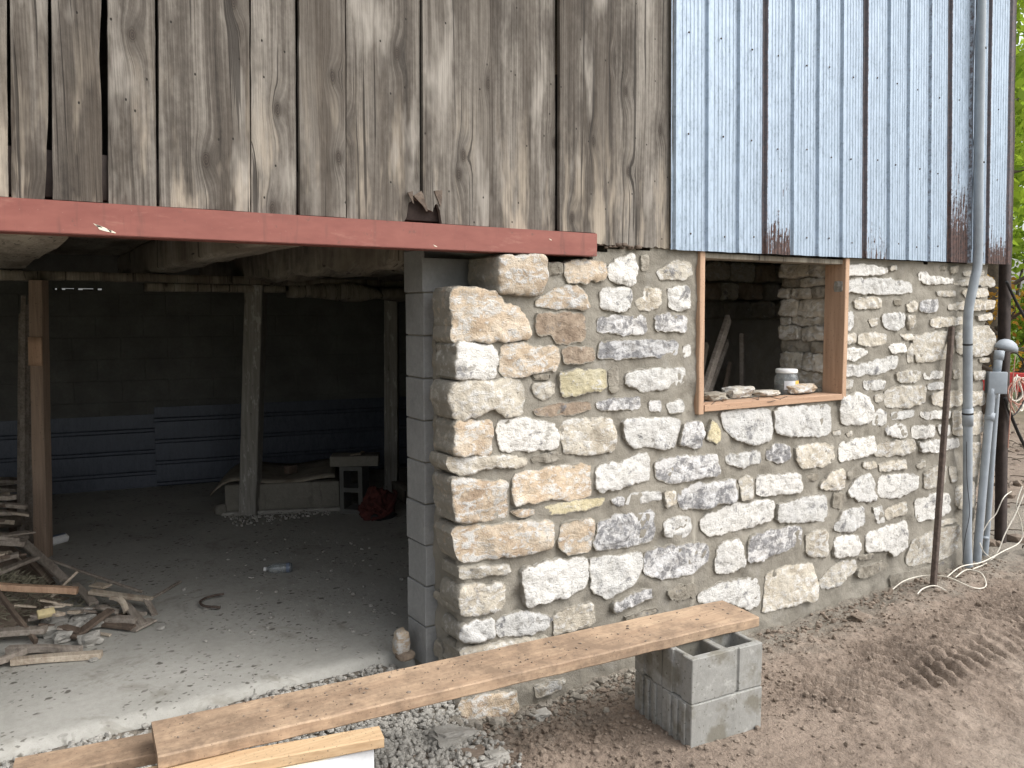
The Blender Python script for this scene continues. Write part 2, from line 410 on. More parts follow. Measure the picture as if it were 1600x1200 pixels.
def m_galv(name, base, light, dirt, rusty=True):
    b = NB(name); p = b.pos(); x, y, z = b.sep(p)
    s = b.noise(b.vm(p, (1, .2, .35)), 26, 6, .75); t = b.noise(b.vm(p, (1, .2, .5)), 90, 4, .7); l = b.noise(p, 1.6, 3)
    col = b.mix(b.mr(s, .36, .66), base, light)
    col = b.mix(b.ma('MULTIPLY', b.ma('MULTIPLY', b.mr(t, .50, .62), b.mr(s, .62, .42)), .7), col, dirt)
    col = b.mix(b.mr(l, .4, .7, 0, .35), col, light)
    streak = b.noise(b.vm(p, (1, 0, .035)), 70, 3, .6)
    col = b.mix(b.mr(streak, .55, .70, 0, .35), col, tuple(c * 1.25 for c in light))
    rough = b.mr(s, .3, .7, .38, .6)
    if rusty:
        ru = b.attr('rust'); dr = b.attr('seam_shade')
        st = b.noise(b.vm(p, (1, 0, .05)), 95, 4, .65); sp = b.noise(p, 42, 5, .7)
        hgt = b.mr(z, 2.0, 3.1, 1, .0)
        k = b.ma('ADD', b.ma('MULTIPLY', ru, b.ma('ADD', hgt, b.mr(z, 2.01, 2.26, 1.1, 0))), b.ma('ADD', b.ma('MULTIPLY', b.ma('SUBTRACT', st, .5), 1.5), b.ma('MULTIPLY', b.ma('SUBTRACT', sp, .5), .7)))
        rm = b.ma('MULTIPLY', b.mr(k, .46, .54), b.mr(ru, .02, .1))
        sm = b.ma('MULTIPLY', b.mr(b.ma('ADD', dr, b.ma('MULTIPLY', b.ma('SUBTRACT', sp, .5), .9)), .46, .70), .85)  # lap rust, plus shade darkened onto the rib flanks
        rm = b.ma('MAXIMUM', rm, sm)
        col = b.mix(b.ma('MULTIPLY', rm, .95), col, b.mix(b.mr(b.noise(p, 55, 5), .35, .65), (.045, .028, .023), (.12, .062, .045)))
        rough = b.mr(rm, 0, 1, .45, .92)
    return b.done(col, rough, b.bump(b.ma('ADD', t, s), .12, .002), Metallic=.25)
def m_paint_red():
    b = NB('red_oxide_primer'); p = b.pos(); n = b.noise(b.vm(p, (.35, 1, 1)), 9, 6, .7); f = b.noise(p, 130, 3, .6)
    col = b.mix(b.mr(n, .3, .72), (.185, .050, .037), (.265, .088, .066))
    col = b.mix(b.mr(f, .70, .76, 0, .25), col, (.45, .36, .30))
    col = b.mix(b.mr(b.noise(b.vm(p, (.5, 1, 1.6)), 13, 6, .7), .58, .70, 0, .45), col, (.33, .15, .115))
    col = b.mix(b.mr(b.noise(b.vm(p, (1, 1, .12)), 24, 4, .7), .58, .72, 0, .5), col, (.12, .045, .034))
    col = b.mix(b.mr(b.noise(p, 17, 4, .75), .63, .70, 0, .7), col, (.10, .055, .04))
    col = b.mix(b.mr(b.noise(b.vm(p, (.15, 1, 1)), 5, 5, .7), .55, .75, 0, .45), col, (.15, .055, .042))
    return b.done(col, .55, b.bump(n, .15, .003))
def m_leaf(name, a, c):
    b = NB(name); r = b.attr('tint')
    col = b.mix(r, a, c)
    b.t.nodes.remove(b.bsdf)
    d = b.n('ShaderNodeBsdfDiffuse', {'Color': col}); t = b.n('ShaderNodeBsdfTranslucent', {'Color': b.mix(1., col, (1.25, 1.3, .7), 'MULTIPLY')})
    mx = b.n('ShaderNodeMixShader', {0: .6}); b.t.links.new(d.outputs[0], mx.inputs[1]); b.t.links.new(t.outputs[0], mx.inputs[2])
    b.t.links.new(mx.outputs[0], b.o.inputs[0]); return b.m
def m_glassy(name, c, rough=.1, tr=.85):
    b = NB(name); return b.done(c, rough, None, Transmission_Weight=tr, IOR=1.45)

MT['mortar'] = m_mortar()
MT['t'] = m_stone('stone_tan', (.38, .285, .20), (.53, .435, .325), (.62, .56, .47), .50, 0)
MT['b'] = m_stone('stone_brown', (.20, .15, .11), (.31, .245, .185), (.42, .355, .28), .15, .25)
MT['c'] = m_stone('stone_cream', (.34, .30, .24), (.50, .46, .385), (.56, .53, .465), .50, 0.22)
MT['w'] = m_stone('stone_whitewashed', (.27, .255, .23), (.40, .39, .36), (.54, .53, .505), .84, .40, (.66, .655, .635))
MT['g'] = m_stone('stone_whitewashed_blackened', (.20, .195, .19), (.34, .33, .32), (.5, .49, .48), .76, .95, (.64, .64, .645))
MT['y'] = m_stone('stone_yellow', (.40, .35, .22), (.53, .475, .32), (.60, .56, .43), .3, 0)
MT['d'] = m_stone('stone_mortar_smeared', (.20, .18, .145), (.28, .255, .21), (.36, .335, .29), .12, .3)
MT['old'] = m_oldwood('weathered_boards', (.022, .018, .0145), (.094, .080, .066), (.265, .24, .208))
MT['hewn'] = m_oldwood('old_hewn_timber', (.07, .06, .048), (.20, .175, .14), (.36, .33, .27), pale=False)
b = NB('flaking_painted_timber'); p_ = b.pos(); r_ = b.rnd()
_q = b.vm(p_, (1, 1, .35)); _f = b.noise(_q, 22, 4, .7); _g = b.noise(b.vm(p_, (1, 1, .06)), 60, 3)
_c = b.mix(b.mr(_g, .35, .65), (.20, .188, .165), (.29, .278, .25)); _c = b.mix(b.mr(_f, .58, .66, 0, .8), _c, (.46, .445, .41)); _c = b.mix(b.mr(_f, .36, .30, 0, .7), _c, (.09, .08, .065))
MT['flake'] = b.done(_c, .9, b.bump(b.ma('ADD', _f, _g), .5, .006))
MT['dirtwood'] = m_lumber('weathered_scrap', (.34, .30, .255), (.16, .13, .105), .35)
MT['darkwood'] = m_lumber('dark_scrap', (.16, .12, .09), (.07, .05, .038), .3)
MT['palewood'] = m_lumber('pale_scrap', (.52, .45, .36), (.30, .24, .18), .3)
MT['fresh'] = m_lumber('fresh_frame_lumber', (.52, .35, .235), (.36, .22, .14), .12, (1, 1, .05))
MT['freshx'] = m_lumber('fresh_sill_lumber', (.52, .35, .235), (.36, .22, .14), .18, (.05, 1, 1))
MT['plank'] = m_lumber('muddy_plank', (.50, .365, .245), (.34, .23, .15), 1.05, (.05, 1, 1), (.17, .118, .08))
MT['plank2'] = m_lumber('clean_plank', (.62, .46, .28), (.45, .30, .17), .25, (.05, 1, 1))
MT['cmu'] = m_concrete('concrete_block', (.245, .247, .243), (.335, .337, .33), 0, .004, 1.6)
MT['cmu2'] = m_concrete('concrete_block_stained', (.245, .243, .225), (.34, .337, .315), 0, .004, 1.6, (.15, .135, .10))
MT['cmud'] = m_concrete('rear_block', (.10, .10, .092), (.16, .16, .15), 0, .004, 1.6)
MT['floor'] = m_concrete('concrete_floor', (.34, .333, .30), (.43, .42, .385), 1.0, .006)
MT['trough'] = m_concrete('old_concrete', (.17, .16, .135), (.25, .235, .20), .4, .01)
MT['soil'] = m_ground()
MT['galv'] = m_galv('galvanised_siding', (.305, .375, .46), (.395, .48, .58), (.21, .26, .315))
MT['bluesheet'] = m_galv('blue_sheet', (.055, .065, .085), (.08, .093, .12), (.035, .042, .055), False)
MT['red'] = m_paint_red()
MT['rust'] = m_plain('rusty_iron', (.085, .062, .05), .8, .2, .4, 40, .5)
MT['pvc'] = m_plain('grey_conduit', (.29, .325, .36), .5, 0, .12, 12, .05)
MT['black'] = m_plain('black_rubber', (.012, .012, .013), .6, 0, .3)
MT['brownpost'] = m_plain('dark_creosote_timber', (.038, .027, .023), .85, 0, .5, 14, .5)
MT['gravel'] = m_concrete('crushed_limestone', (.27, .26, .235), (.45, .43, .39), 0, .006, 3)
MT['clod'] = m_concrete('dirt_clods', (.17, .132, .10), (.28, .225, .178), 0, .006, 3)
MT['whitewire'] = m_plain('cream_cable', (.62, .58, .50), .5)
MT['pinkwire'] = m_plain('copper_pink_cable', (.50, .26, .20), .5)
MT['redcloth'] = m_plain('dark_red_cloth', (.075, .018, .014), .9, 0, .5, 25, .5)
MT['dark'] = m_plain('dark_boarding', (.045, .038, .032), .9, 0, .4, 8, .3)
MT['foam'] = m_plain('white_foam', (.62, .635, .65), .8, 0, .05, 60, .3)
MT['cream'] = m_plain('foam_cut_top', (.74, .68, .55), .8, 0, .08, 30, .3)
MT['plastic'] = m_glassy('clear_plastic', (.75, .8, .82), .12)
MT['whitep'] = m_plain('white_plastic', (.75, .75, .74), .4, 0, .05)
MT['labely'] = m_plain('yellow_label', (.72, .45, .10), .5, 0, .1)
MT['labelw'] = m_plain('white_label', (.62, .63, .66), .5, 0, .1)
MT['bluelab'] = m_plain('blue_label', (.13, .16, .22), .5, 0, .2)
MT['ply'] = m_concrete('old_plywood', (.27, .24, .19), (.38, .34, .275), 0, .004, 1, (.2, .17, .13))
MT['sponge'] = m_plain('yellow_foam', (.60, .50, .28), .9, 0, .15)
MT['leftpost'] = m_lumber('brown_post_lumber', (.34, .25, .185), (.20, .14, .10), .3, (1, 1, .06))
MT['straw'] = m_plain('grey_straw', (.20, .185, .13), .9, 0, .35)
MT['bark'] = m_plain('bark', (.10, .08, .06), .95, 0, .4, 18, .8)
MT['leaf'] = m_leaf('spring_leaves', (.13, .21, .035), (.36, .44, .09))
MT['leafo'] = m_leaf('russet_leaves', (.25, .12, .03), (.40, .24, .07))
MT['safety'] = m_plain('red_plastic', (.55, .05, .045), .5, 0, .15)

# ================================================================== THE GROUND
def axis(lo, hi, step, ends, g=1.35):
    a = list(np.arange(lo, hi + 1e-6, step)); s = step
    while a[-1] < ends[1]: s *= g; a.append(a[-1] + s)
    s = step
    while a[0] > ends[0]: s *= g; a.insert(0, a[0] - s)
    return np.array(a)
gx = axis(-2.2, 4.9, .0155, (-180, 180)); gy = axis(-2.7, .5, .0145, (-120, 180))
X, Y = np.meshgrid(gx, gy, indexing='ij')
def ground_h(X, Y):
    h = -.15 + .045 * fbm(X, Y, .9, 3) + .030 * fbm(X, Y, 4.2, 4) + .022 * np.abs(fbm(X + 31, Y, 11, 4)) + .013 * fbm(X, Y, 38, 3) + .02 * np.clip(1.2 - X, 0, 1) * np.abs(fbm(X + 7, Y, 17, 3))
    near = np.clip((Y + .55) / .5, 0, 1)
    h += -.055 * near * (X > 0)
    # loose spoil heaped against the foot of the wall, and the gravel fill under the opening
    h += np.where(X > 0, .05 * np.exp(-((Y + .30) / .16) ** 2) * (.5 + fbm(X, Y, 2.2, 3)), 0)
    open_ = np.clip((-X + .05) / .25, 0, 1) * np.clip((Y + .45) / .6, 0, 1)
    h = h * (1 - open_) + open_ * (-.045 + .02 * fbm(X, Y, 5, 3))
    # tyre track running beside the wall, lugs slanting across it
    def track(x0, y0, x1, y1, wd, pitch, amp, sk, ph):
        L = math.hypot(x1 - x0, y1 - y0); ux, uy = (x1 - x0) / L, (y1 - y0) / L
        s = (X - x0) * ux + (Y - y0) * uy; t = -(X - x0) * uy + (Y - y0) * ux
        m = np.clip((1 - np.abs(t / wd) + .35 * fbm(X, Y, 5, 2)) * 1.8, 0, 1) * np.clip(s / .3, 0, 1) * np.clip((L - s) / .4, 0, 1)
        m = m * np.clip(.85 + 1.3 * fbm(X, Y, 2.4, 3), .5, 1)
        wv = np.sin((s + sk * t + .05 * fbm(X, Y, 5, 3)) * 2 * math.pi / pitch + ph)
        return m * (amp * np.clip(wv * 1.5, -1, 1) - amp * .5 + amp * .5 * fbm(X, Y, 14, 2))
    h += track(1.25, -.86, 5.8, -.50, .25, .092, .026, .55, 0)
    h += track(1.9, -.98, 5.0, -1.02, .17, .10, .020, -.45, 1)
    h += track(1.2, -1.7, 5.0, -2.1, .22, .09, .005, .3, 2)
    flat = np.clip((-Y - 1.3) / .5, 0, 1) * np.clip((X - 1.0) / .6, 0, 1)
    h = h * (1 - .45 * flat) + .45 * flat * -.15
    h = np.where(Y > .42, -.32, h) if np.isscalar(Y) is False else h
    blk = np.clip((.42 - np.maximum(np.abs(X - .84), np.abs(Y + .72))) / .14, 0, 1)
    h = h * (1 - blk) + blk * (-.118 + .012 * fbm(X, Y, 9, 3))
    far = np.clip((np.hypot(X - 1, Y + 1) - 7) / 8, 0, 1)
    h = h * (1 - far) + far * (-.12 + .25 * fbm(X, Y, .12, 3))
    inside = (Y > .42) & (Y < 9) & (X > -8) & (X < 4.7)
    return np.where(inside, -.34, np.where((Y > .42) & (h < -.3), -.13 + .2 * fbm(X, Y, .5, 4), h))
H = ground_h(X, Y)
def gz(x, y): return float(ground_h(np.array([[x]]), np.array([[y]]))[0, 0])
struct(mesh('ground', np.stack([X, Y, H], -1).reshape(-1, 3), grid_faces(len(gx), len(gy)), MT['soil']))

# concrete floor of the lower storey
fx = np.arange(-7.0, 5.01, .05); fy = np.concatenate([np.arange(.40, 3.2, .04), np.arange(3.2, 6.4, .12)])
FX, FY = np.meshgrid(fx, fy, indexing='ij')
FY2 = FY + np.where(FY < .42, .05 * fbm(FX, FY, 2.3, 4), 0)
FZ = .004 * fbm(FX, FY, 2.0, 4) + np.where(FY < .42, -.10, 0)
FZ = np.where((FY >= .42) & (FY < .46), FZ - .012, FZ)
struct(mesh('floor', np.stack([FX, FY2, FZ], -1).reshape(-1, 3), grid_faces(len(fx), len(fy)), MT['floor']))

# ================================================================== THE STONE WALL
XE, ZT, ZB = 4.52, 2.03, -.42
stone_wall = thing('stone_wall', 'rubble stone wall of whitewashed and tan blocks in fresh grey mortar with a window hole', 'stone wall', (2.2, .2, -.2))
WX0, WX1, WZ0 = 1.515, 2.790, 1.150           # rough opening of the window
REV = .02                                       # reveal of the doorway side
# mortar skin: a sheet swept from the doorway side round the corner, along the front, round the far end
path = [(REV + .015, y) for y in np.arange(.30, .055, -.02)]
path += [(REV + .035 - .035 * math.cos(a) + .0, .04 - .04 * math.sin(a)) for a in np.linspace(.1, math.pi / 2, 5)]
xs = sorted(list(np.arange(.075, XE - .03, .018)) + [WX0, WX1]); path += [(x, 0.0) for x in xs]
path += [(XE, .05), (XE, .2), (XE, .5)]
path = np.array(path); nrm = np.zeros_like(path)
tg = np.gradient(path, axis=0); nrm[:, 0] = tg[:, 1]; nrm[:, 1] = -tg[:, 0]; nrm /= np.linalg.norm(nrm, axis=1)[:, None]
zs = np.array(sorted(list(np.arange(ZB, ZT + .001, .018)) + [WZ0]))
ss = np.concatenate([[0], np.cumsum(np.hypot(*np.diff(path, axis=0).T))])
S, Zg = np.meshgrid(ss, zs, indexing='ij')
dsp = .0035 + .006 * fbm(S, Zg, 3.0, 3) - .032 * np.clip(fbm(S + 40, Zg, 6.5, 3), 0, 1) + .012 * fbm(S, Zg, 15, 3) + .005 * fbm(S, Zg, 45, 3)
PX = path[:, 0][:, None] + nrm[:, 0][:, None] * dsp; PY = path[:, 1][:, None] + nrm[:, 1][:, None] * dsp
ci = (path[:-1] + path[1:]) / 2; zi = (zs[:-1] + zs[1:]) / 2
front = (path[:-1, 1] < .03)
KX = ci[:, 0][:, None] + 0 * zi[None]; KZ = zi[None] + 0 * ci[:, 0][:, None]
keep = ~((KX > WX0) & (KX < WX1) & (KZ > WZ0))
ledge = np.interp(KX, [-1, .0, .30, .36, .74, .80, 1.2, 5], [1.76, 1.76, 1.78, 1.93, 1.925, 1.99, 2.03, 2.03]) + .03 * fbm(KX, KZ, 9, 3)
keep &= KZ < ledge
mesh('mortar', np.stack([PX, PY, Zg], -1).reshape(-1, 3), grid_faces(len(ss), len(zs), keep), MT['mortar'], stone_wall)
core = merge(boxm(.06, WX0 - .002, .03, .50, ZB, 1.74), boxm(.40, WX0 - .003, .04, .497, 1.742, 1.90), boxm(.80, WX0 - .004, .05, .493, 1.902, 2.0), boxm(WX1 + .05, XE - .02, .03, .50, ZB, 2.0), boxm(WX0, WX1 + .048, .03, .50, ZB, WZ0 - .01))
mesh('core', *core, MT['mortar'], stone_wall, smooth=False)

VIEW = {'A': (620, 380, 3.2), 'B': (620, 700, 3.2), 'C': (1060, 380, 1600 / 540), 'D': (1060, 620, 1600 / 540), 'E': (560, 900, 1600 / 440)}
STONES = """
A T3 505,65 720,62 740,120 735,190 705,250 560,252 500,245 500,150
A Tc 285,235 330,225 480,245 525,290 610,320 650,380 672,460 600,480 540,492 300,488 285,470 280,300
A Wc 300,510 440,505 490,525 505,590 495,665 420,668 300,685 290,620
A t 530,520 600,500 690,515 810,525 822,580 805,635 700,645 600,665 525,655 518,600
A b 835,530 990,520 1000,585 880,605 845,600
A b 705,360 780,350 935,355 950,480 820,500 770,450 705,455
A t 710,300 790,230 900,215 950,260 965,320 830,325 710,310
A d 755,100 835,95 830,150 760,152
A t 850,105 920,90 1048,95 1050,185 870,195 845,150
A w 1065,120 1100,75 1190,55 1205,120 1190,200 1120,200 1070,160
A d 1230,70 1265,60 1270,130 1230,135
A c 1310,140 1400,90 1480,100 1490,150 1440,180 1320,175
A w 1020,235 1180,220 1175,310 1130,340 1030,325
A c 1205,290 1250,230 1330,225 1325,310 1270,330 1210,330
A w 1368,225 1470,220 1475,320 1420,338 1365,310
A g 1015,375 1100,372 1250,370 1258,445 1160,458 1015,440
A g 1300,360 1370,350 1380,370 1460,365 1455,445 1390,435 1300,440
A g 1015,500 1150,490 1300,485 1410,490 1415,560 1250,570 1130,575 1010,572
A w 1440,520 1470,510 1478,555 1440,572
A y 825,650 930,640 1050,635 1058,720 900,755 845,765 828,710
A d 690,660 775,658 770,680 690,680
A c 680,705 800,700 795,750 740,785 690,750
A d 1060,640 1110,620 1115,740 1070,745
A w 1150,650 1300,635 1440,622 1447,670 1420,710 1300,735 1240,740 1160,705
A Cc 270,710 330,690 480,690 560,680 630,700 645,780 635,855 560,865 480,820 380,875 285,870 266,780
A b 690,840 770,810 850,800 970,795 980,830 900,855 790,865 700,855
A g 1000,795 1110,775 1220,775 1225,825 1050,835 1005,825
A g 1270,790 1330,785 1330,840 1270,842
A w 1355,800 1440,785 1445,840 1370,850
A Tc 295,900 400,890 470,895 478,960 470,1050 350,1058 290,1050
A w 510,900 600,880 780,895 810,960 800,1020 650,1035 525,1032 512,960
A c 830,900 900,885 1080,880 1090,960 1085,1030 960,1055 840,1050 820,960
A w 1140,890 1270,880 1430,880 1410,960 1390,1020 1260,1015 1190,1022 1150,970
A g 1440,905 1530,890 1535,960 1520,1020 1425,1015 1430,940
A Cc 262,1080 300,1075 450,1070 600,1060 660,1070 655,1105 550,1115 420,1140 340,1160 270,1140
A d 680,1075 740,1050 820,1045 828,1080 760,1095 690,1100
B Tc 275,165 340,155 440,170 550,175 558,340 450,360 310,372 290,370
B t 592,145 680,120 800,95 970,85 978,180 970,240 860,260 780,245 700,270 592,280
B w 1005,90 1150,75 1220,30 1265,28 1270,160 1200,165 1100,205 1000,215
B g 1305,75 1380,50 1500,45 1600,35 1618,120 1600,135 1470,155 1360,175 1305,150
B t 575,320 690,305 700,335 620,350
B y 730,300 850,275 1000,250 1048,255 1030,290 900,320 770,333
B w 1145,290 1180,225 1320,215 1325,260 1230,280
B g 1075,260 1130,240 1150,260 1135,290 1090,285
B c 1345,220 1400,215 1400,280 1350,300
B Tc 285,400 420,400 560,385 690,365 780,375 785,430 770,500 650,525 480,555 360,570 310,540
B t 835,385 900,370 985,358 990,440 965,515 870,532 820,490
B g 1020,380 1110,340 1290,320 1295,400 1280,465 1150,490 1010,512 990,490
B w 1345,370 1400,345 1470,350 1482,420 1440,445 1345,440
B Cc 318,600 430,590 560,585 570,620 450,635 325,662
B Cc 322,700 420,690 545,675 550,780 520,810 420,825 330,838 320,780
B w 640,610 760,575 960,550 965,640 955,690 850,750 720,770 650,800 632,680
B w 985,560 1110,540 1230,520 1235,590 1200,680 1060,748 985,715 975,620
B g 1250,530 1350,500 1560,480 1570,560 1480,630 1340,655 1250,625
B g 1085,780 1180,740 1295,700 1300,745 1180,790 1090,825
B d 1350,720 1420,690 1500,690 1510,740 1380,760
B w 500,870 600,830 720,835 790,860 760,900 650,935 500,940
B Wc 325,895 400,870 480,855 485,950 400,970 335,975 325,950
B c 800,840 900,790 985,780 1000,880 870,915 790,940
B d 1150,850 1300,800 1320,820 1250,850 1160,865
B Cc 330,1010 500,985 640,960 760,950 700,1060 500,1130 335,1140
B c 800,985 1000,950 1040,1030 900,1090 800,1100
E Tc 585,720 720,680 890,660 905,760 860,840 720,875 590,895
E c 1010,635 1100,600 1180,590 1150,650 1020,700
C w 205,790 300,775 430,770 440,830 430,910 360,930 270,905 220,850
C w 448,765 560,760 710,750 715,870 680,890 520,888 450,870
C y 145,900 165,820 185,830 205,905 175,925 150,915
C w 755,710 850,700 890,715 905,790 890,830 830,838 765,835 755,780
C w 905,800 940,765 970,785 960,840 905,845
C c 965,680 1040,670 1140,660 1135,740 1050,760 962,755
C w 990,785 1100,770 1100,805 1000,820
C w 1120,790 1200,775 1270,780 1265,810 1150,815
C w 965,850 1060,838 1070,895 1010,900 970,885
C w 1090,850 1195,845 1195,890 1140,905 1090,895
C w 1210,845 1265,840 1265,885 1215,890
C w 225,990 300,970 388,960 385,1015 300,1038 230,1025
C g 412,960 460,935 520,945 525,1000 470,1015 415,1005
C c 548,950 640,930 725,935 730,1000 690,1025 580,1040 550,1010
C w 750,930 830,905 910,895 912,960 870,985 755,1010
C c 925,930 1090,912 1098,960 1050,975 920,988
C w 1120,925 1200,915 1300,905 1310,940 1250,960 1130,970
C w 775,105 860,100 970,115 972,140 880,150 775,145
C w 770,175 850,165 1000,170 1085,185 1095,225 1040,235 900,230 770,225
C c 820,265 900,250 950,255 945,300 830,305
C w 955,335 1010,322 1055,330 1055,385 1010,402 960,390
C c 1062,335 1105,335 1100,385 1070,398
C c 1062,290 1090,268 1115,275 1110,315 1065,318
C g 1125,270 1160,260 1212,265 1210,310 1170,320 1125,310
C w 770,320 810,315 820,385 790,402 770,395
C c 768,420 830,420 832,460 768,465
C c 842,425 900,415 972,420 970,465 900,475 840,470
C w 768,490 850,485 888,505 830,540 768,540
C w 770,575 850,560 940,540 1025,522 1022,570 950,600 850,612 772,608
C w 975,470 1060,462 1062,500 1000,510
C c 1100,430 1180,415 1275,410 1285,510 1230,535 1110,550 1098,500
C c 1066,500 1090,460 1092,545 1070,553
C c 1030,420 1090,420 1095,445 1060,450
C c 1175,350 1240,342 1320,345 1325,372 1240,385 1180,385
C c 1020,600 1080,588 1130,590 1128,630 1080,642 1025,640
C w 1140,600 1230,590 1230,625 1145,630
C w 1160,650 1230,640 1235,675 1165,680
C c 1180,700 1250,685 1320,690 1322,745 1260,758 1185,745
C w 860,640 930,632 968,640 960,675 870,680
C c 770,640 820,630 815,670 770,675
C w 1120,140 1150,135 1180,155 1280,165 1275,185 1160,190 1120,165
C c 1275,190 1330,165 1420,150 1465,160 1475,195 1380,200
C c 1320,225 1380,205 1440,210 1445,245 1340,250
C c 1255,285 1350,270 1465,265 1467,300 1380,310 1260,305
C c 1395,335 1460,325 1462,355 1400,358
C c 1292,420 1340,390 1430,385 1475,430 1470,500 1400,522 1300,510
C c 1370,600 1430,590 1430,630 1375,635
C c 1340,790 1415,780 1415,880 1280,890 1278,780
C c 1360,930 1405,925 1400,1070 1360,1085
C c 1330,690 1425,690 1430,745 1335,750
C c 885,355 930,345 930,380 905,388
C d 1005,265 1040,258 1045,285 1010,285
C c 720,870 760,860 760,890 725,893
C c 785,880 810,868 812,890 790,895
C d 1215,110 1250,100 1250,120 1210,122
C d 1270,110 1305,105 1305,135 1270,138
C c 990,105 1020,100 1022,125 990,125
C c 1200,225 1290,220 1295,245 1210,245
C c 1325,130 1420,125 1420,148 1330,150
C c 1280,590 1310,585 1310,625 1280,628
C c 915,705 955,695 955,730 920,735
C c 1400,535 1450,530 1450,550 1405,555
D g 5,445 70,415 260,385 272,440 265,480 90,520 20,515
D w 110,570 250,505 440,480 445,565 300,610 150,648 115,620
D c 860,305 920,300 930,330 890,338 862,325
D c 932,310 1060,290 1068,330 940,348
D c 1110,320 1150,292 1155,325 1115,332
D c 1145,350 1195,330 1250,325 1245,400 1145,425
D c 1260,330 1290,325 1292,385 1270,390
D w 372,375 460,365 565,358 570,440 470,452 372,455
D c 290,385 330,370 352,380 350,470 300,480 290,430
D d 600,365 650,355 650,385 600,388
D c 670,410 720,350 772,335 778,420 720,430 670,425
D d 795,350 835,325 835,370 795,380
D w 790,455 830,380 900,360 925,480 860,485
D w 935,375 1030,358 1118,365 1110,425 1000,470 932,455
D w 1100,485 1180,450 1255,445 1268,530 1190,560 1110,575
D w 468,505 560,475 690,455 695,570 580,578 470,580
D w 730,600 770,530 865,508 868,590 800,625 735,620
D w 905,520 945,505 966,578 930,590
D c 960,530 1055,485 1058,540 975,573
D d 725,450 770,445 765,515 725,510
D w 185,700 230,670 290,665 318,780 240,815 180,815
D g 325,660 440,620 575,600 572,690 470,720 380,760 330,770
D c 600,640 690,615 700,730 640,745 600,720
D w 725,660 830,640 850,700 830,735 735,745
D w 880,640 960,605 1060,575 1060,690 1000,740 970,705 880,720
D c 1210,575 1300,560 1305,580 1220,600
D c 1095,665 1200,620 1305,595 1300,700 1250,745 1075,785 1060,750
D c 415,820 500,790 620,775 645,860 640,930 520,965 395,1005 410,900
D c 665,850 740,775 830,760 835,800 740,875 670,890
D d 840,802 960,765 985,785 880,840 842,835
D d 840,745 910,725 915,745 850,760
D d 990,830 1090,815 1300,760 1280,800 1200,850 1000,900
D c 1290,420 1340,405 1380,400 1380,510 1290,515
D w 100,915 200,870 375,840 385,960 340,985 250,950 100,950
D d 0,880 40,870 60,930 0,950
"""
def smooth_poly(P, it=1):
    for _ in range(it):
        Q = []
        for i in range(len(P)):
            a, b = P[i], P[(i + 1) % len(P)]
            Q += [a * .88 + b * .12, a * .12 + b * .88]
        P = Q
    return P
def resample(P, n):
    Q = np.array([(p.x, p.y) for p in P]); Q = np.vstack([Q, Q[:1]])
    d = np.concatenate([[0], np.cumsum(np.hypot(*np.diff(Q, axis=0).T))])
    t = np.linspace(0, d[-1], n, endpoint=False)
    return np.stack([np.interp(t, d, Q[:, 0]), np.interp(t, d, Q[:, 1])], -1), d[-1]
